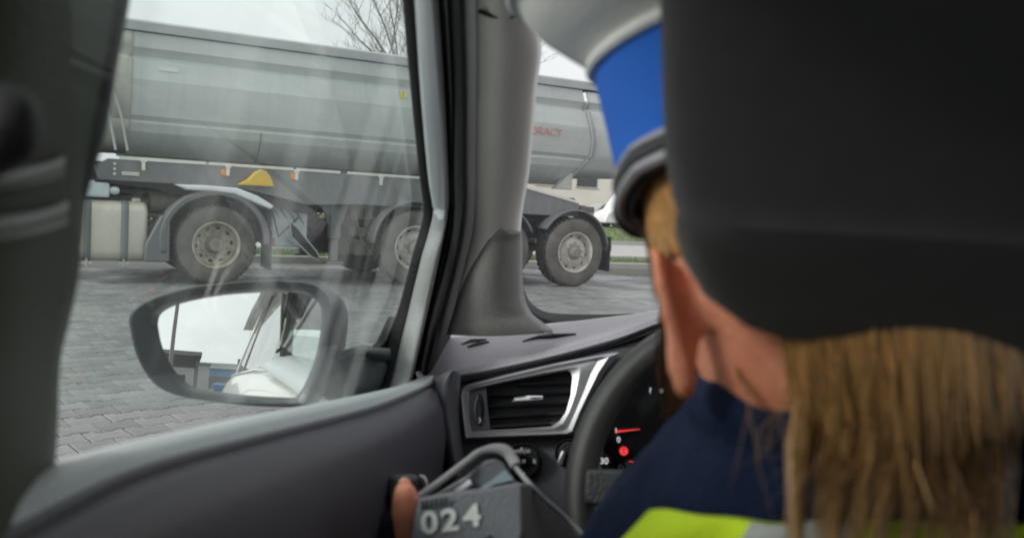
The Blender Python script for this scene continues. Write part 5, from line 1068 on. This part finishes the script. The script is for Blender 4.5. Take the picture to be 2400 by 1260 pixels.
# ------------------------------------------------------------------ handheld device
DV = thing('handheld_device', 'grey handheld device with hooped guard and pale figures, held beside the steering wheel', 'device', PW(1100, 1300, .70))
def pq(mb, pts, d0, d1): mb.prism2([PW(x, y, d0) for x, y in pts], [PW(x, y, d1) for x, y in pts]); return mb
m = MB(); m.prism2([PW(x, y, d) for x, y, d in ((977, 1167, .668), (1060, 1151, .670), (1150, 1141, .672), (1222, 1128, .675), (1221, 1238, .655), (1216, 1300, .648), (955, 1310, .645))], [PW(x, y, d) for x, y, d in ((990, 1165, .74), (1060, 1151, .74), (1150, 1141, .74), (1250, 1134, .76), (1290, 1235, .75), (1300, 1300, .74), (985, 1310, .73))]); BODYD = m.build('body', 'device_grey', DV, bevel=.003)
m = MB(); m.prism2([PW(x, y, d) for x, y, d in ((1224, 1127, .674), (1250, 1134, .70), (1274, 1164, .72), (1318, 1222, .73), (1380, 1300, .735), (1218, 1300, .647), (1222, 1238, .655))], [PW(x, y, d) for x, y, d in ((1230, 1127, .77), (1252, 1134, .78), (1278, 1164, .79), (1325, 1222, .80), (1390, 1300, .80), (1290, 1300, .78), (1260, 1238, .78))]); m.build('side_cover', 'device_dark', DV, bevel=.004)
m = MB(); pq(m, [(1010, 1163), (1092, 1115), (1138, 1078), (1160, 1074), (1178, 1082), (1205, 1122), (1228, 1150), (1120, 1165)], .742, .752); UPP = m.build('upper_plate', 'device_grey', DV, bevel=.002)
m = MB(); pq(m, [(1022, 1158), (1060, 1128), (1116, 1080), (1145, 1062), (1176, 1064), (1196, 1088), (1212, 1110), (1170, 1150)], .756, .762); m.build('backing', 'gloss_black', DV)
m = MB(); pq(m, [(1184, 1100), (1204, 1123), (1160, 1134), (1128, 1148), (1100, 1160)], .736, .741); m.build('screen', 'device_screen', UPP)
m = MB(); m.tube([PW(1070, 1152, .735), PW(1104, 1128, .737)], .0028, 8); m.build('side_key', 'print_white', UPP)
m = MB(); tp = spline([(982, 1162, .715), (1032, 1127, .725), (1100, 1075, .738), (1124, 1058, .742), (1158, 1050, .745), (1186, 1056, .745), (1200, 1074, .742), (1209, 1090, .738)], 40)
m.tube([PW(*p) for p in tp], [.0028 + .0020 * min(1, max(0, (i - 18) / 8)) for i in range(40)], 10); m.build('guard_hoop', 'device_tube', DV)
m = MB(); m.tube([PW(*p) for p in spline([(1209, 1095, .735), (1236, 1127, .70), (1274, 1166, .70), (1322, 1208, .705), (1372, 1258, .70), (1420, 1310, .70)], 24)], .0019, 8); m.build('cord', 'device_tube', DV)
for k in range(6):
    x = 990 + k * 11; m = MB(); m.tube([PW(x, 1172 - k * 2, .664), PW(x, 1192 - k * 2, .662)], .0010, 6); m.build('rib', 'device_dark', BODYD)
for s_, x, y, dw in (('0', 1006, 1226, .6578), ('2', 1054, 1220, .6592), ('4', 1106, 1210, .6608)):
    text_obj('figure', s_, .022, Matrix.Translation(PW(x, y, dw - .0012)) @ Mp @ Matrix.Rotation(math.radians(-27), 4, 'X') @ Matrix.Rotation(.10, 4, 'Z') @ Matrix.Scale(1.15, 4, Vector((1, 0, 0))), 'device_print', BODYD, extrude=.0004, offset=.0007)

# ------------------------------------------------------------------ yard behind the car (seen in the wing mirror)
def mirror_dir(x, y):
    p = on_mirror(x, y); n = (p - MC).normalized(); d = ray(x, y).normalized(); return p, d - n * (2 * d.dot(n))
def mirror_at(x, y, dist):
    p, d = mirror_dir(x, y); h = Vector((d.x, d.y, 0)).normalized(); q = p + h * dist; return Vector((q.x, q.y, 0)), h
c_, h_ = mirror_at(500, 850, 85); rot = math.atan2(h_.y, h_.x) - math.pi / 2
B1 = thing('depot_building', 'long depot building with blue panels and dark brick base behind the car', 'building', c_, rotz=rot, world=False)
a = MB(); a.box((0, 0, 1.3), (26, 10, 2.6)); a.build('base_wall', 'scrap_dark', B1, smooth=False)
for k in range(13):
    a = MB(); a.box((-12 + k * 2, -5.0, 3.5), (1.9, .2, 1.7)); a.build('panel', 'blue_panel', B1, smooth=False)
a = MB(); a.box((0, 0, 3.5), (26, 9.8, 1.8)); a.build('upper_wall', 'wall_grey', B1, smooth=False)
a = MB(); a.prism([Vector((-13.4, -5.5, 4.4)), Vector((-13.4, 5.5, 4.4)), Vector((-13.4, 0, 6.0))], (26.8, 0, 0)); rfo = a.build('roof', 'roof_grey', B1, smooth=False)
a = MB(); a.box((-6, -2, 6), (.9, .9, 2.2)); a.build('chimney', 'scrap_dark', rfo, smooth=False)
c_, h_ = mirror_at(440, 850, 60); B2 = thing('shed', 'pale grey shed beside the depot building behind the car', 'building', c_, rotz=math.atan2(h_.y, h_.x) - math.pi / 2, world=False)
a = MB(); a.box((0, 0, 2.0), (7, 6, 4.0)); a.build('wall', 'wall_grey', B2, smooth=False)
a = MB(); a.box((0, 0, 4.1), (7.4, 6.4, .25)); a.build('roof', 'roof_grey', B2, smooth=False)
a = MB(); a.box((.8, -3.02, 1.1), (1.2, .08, 2.2)); a.build('door', 'dark_steel', B2, smooth=False)
# open canopy along the left of the yard
c_, h_ = mirror_at(368, 850, 26)
CNR = 0
CN = thing('canopy', 'flat-roofed open canopy on dark posts beside the yard behind the car', 'canopy', c_, rotz=math.atan2(h_.y, h_.x) - math.pi / 2 + .10, world=False)
a = MB(); a.box((-1.0, 0, 2.5), (4, 16, .2)); a.build('roof', 'roof_grey', CN, smooth=False)
for k in range(5):
    for xx in (.8, -2.8):
        a = MB(); a.box((xx, -7.5 + k * 3.75, 1.2), (.15, .15, 2.4)); a.build('post', 'steel_post', CN, bevel=.01)
c_, h_ = mirror_at(400, 850, 11.5); LP_ = thing('lamp_post', 'tall dark steel lamp post standing by the canopy behind the car', 'lamp post', c_, world=False)
a = MB(); a.lathe([(.11, 0), (.10, .4), (.075, .45), (.05, 7.5)], (0, 0, 0), (0, 0, 1), 14, True); a.build('pole', 'steel_post', LP_)
a = MB(); a.tube([Vector((0, 0, 7.4)), Vector((.1, .3, 7.7)), Vector((.15, .9, 7.8))], .035, 8); a.box((.17, 1.1, 7.78), (.18, .5, .1)); a.build('lamp_head', 'steel_post', LP_, bevel=.01)
p_, d_ = mirror_dir(538, 915); tt = -p_.z / d_.z if d_.z < -.02 else 8; bpos = p_ + d_ * min(tt, 9.0)
BR = thing('waste_bin', 'blue plastic wheeled waste bin standing in the yard behind the car', 'bin', Vector((bpos.x - .1, bpos.y, 0)), world=False)
a = MB(); a.loft([[Vector((sx * w_, sy * w_ * 1.1, z)) for sx, sy in ((-1, -1), (1, -1), (1, 1), (-1, 1))] for w_, z in ((.20, .06), (.27, .9), (.29, .92), (.29, .98))]); a.build('bin_body', 'bin_blue', BR, bevel=.02)
a = MB(); a.loft([[Vector((sx * w_, sy * w_ * 1.1, z)) for sx, sy in ((-1, -1), (1, -1), (1, 1), (-1, 1))] for w_, z in ((.30, .985), (.30, 1.01), (.22, 1.06))]); a.build('lid', 'bin_blue', BR, bevel=.02)
for sx in (-.2, .2):
    a = MB(); a.lathe([(.001, -.03), (.09, -.03), (.1, 0), (.09, .03), (.001, .03)], (sx, .24, .1), (1, 0, 0), 18); a.build('wheel', 'dark_steel', BR)
for o in bpy.data.objects:
    if '_world' in o: del o['_world']
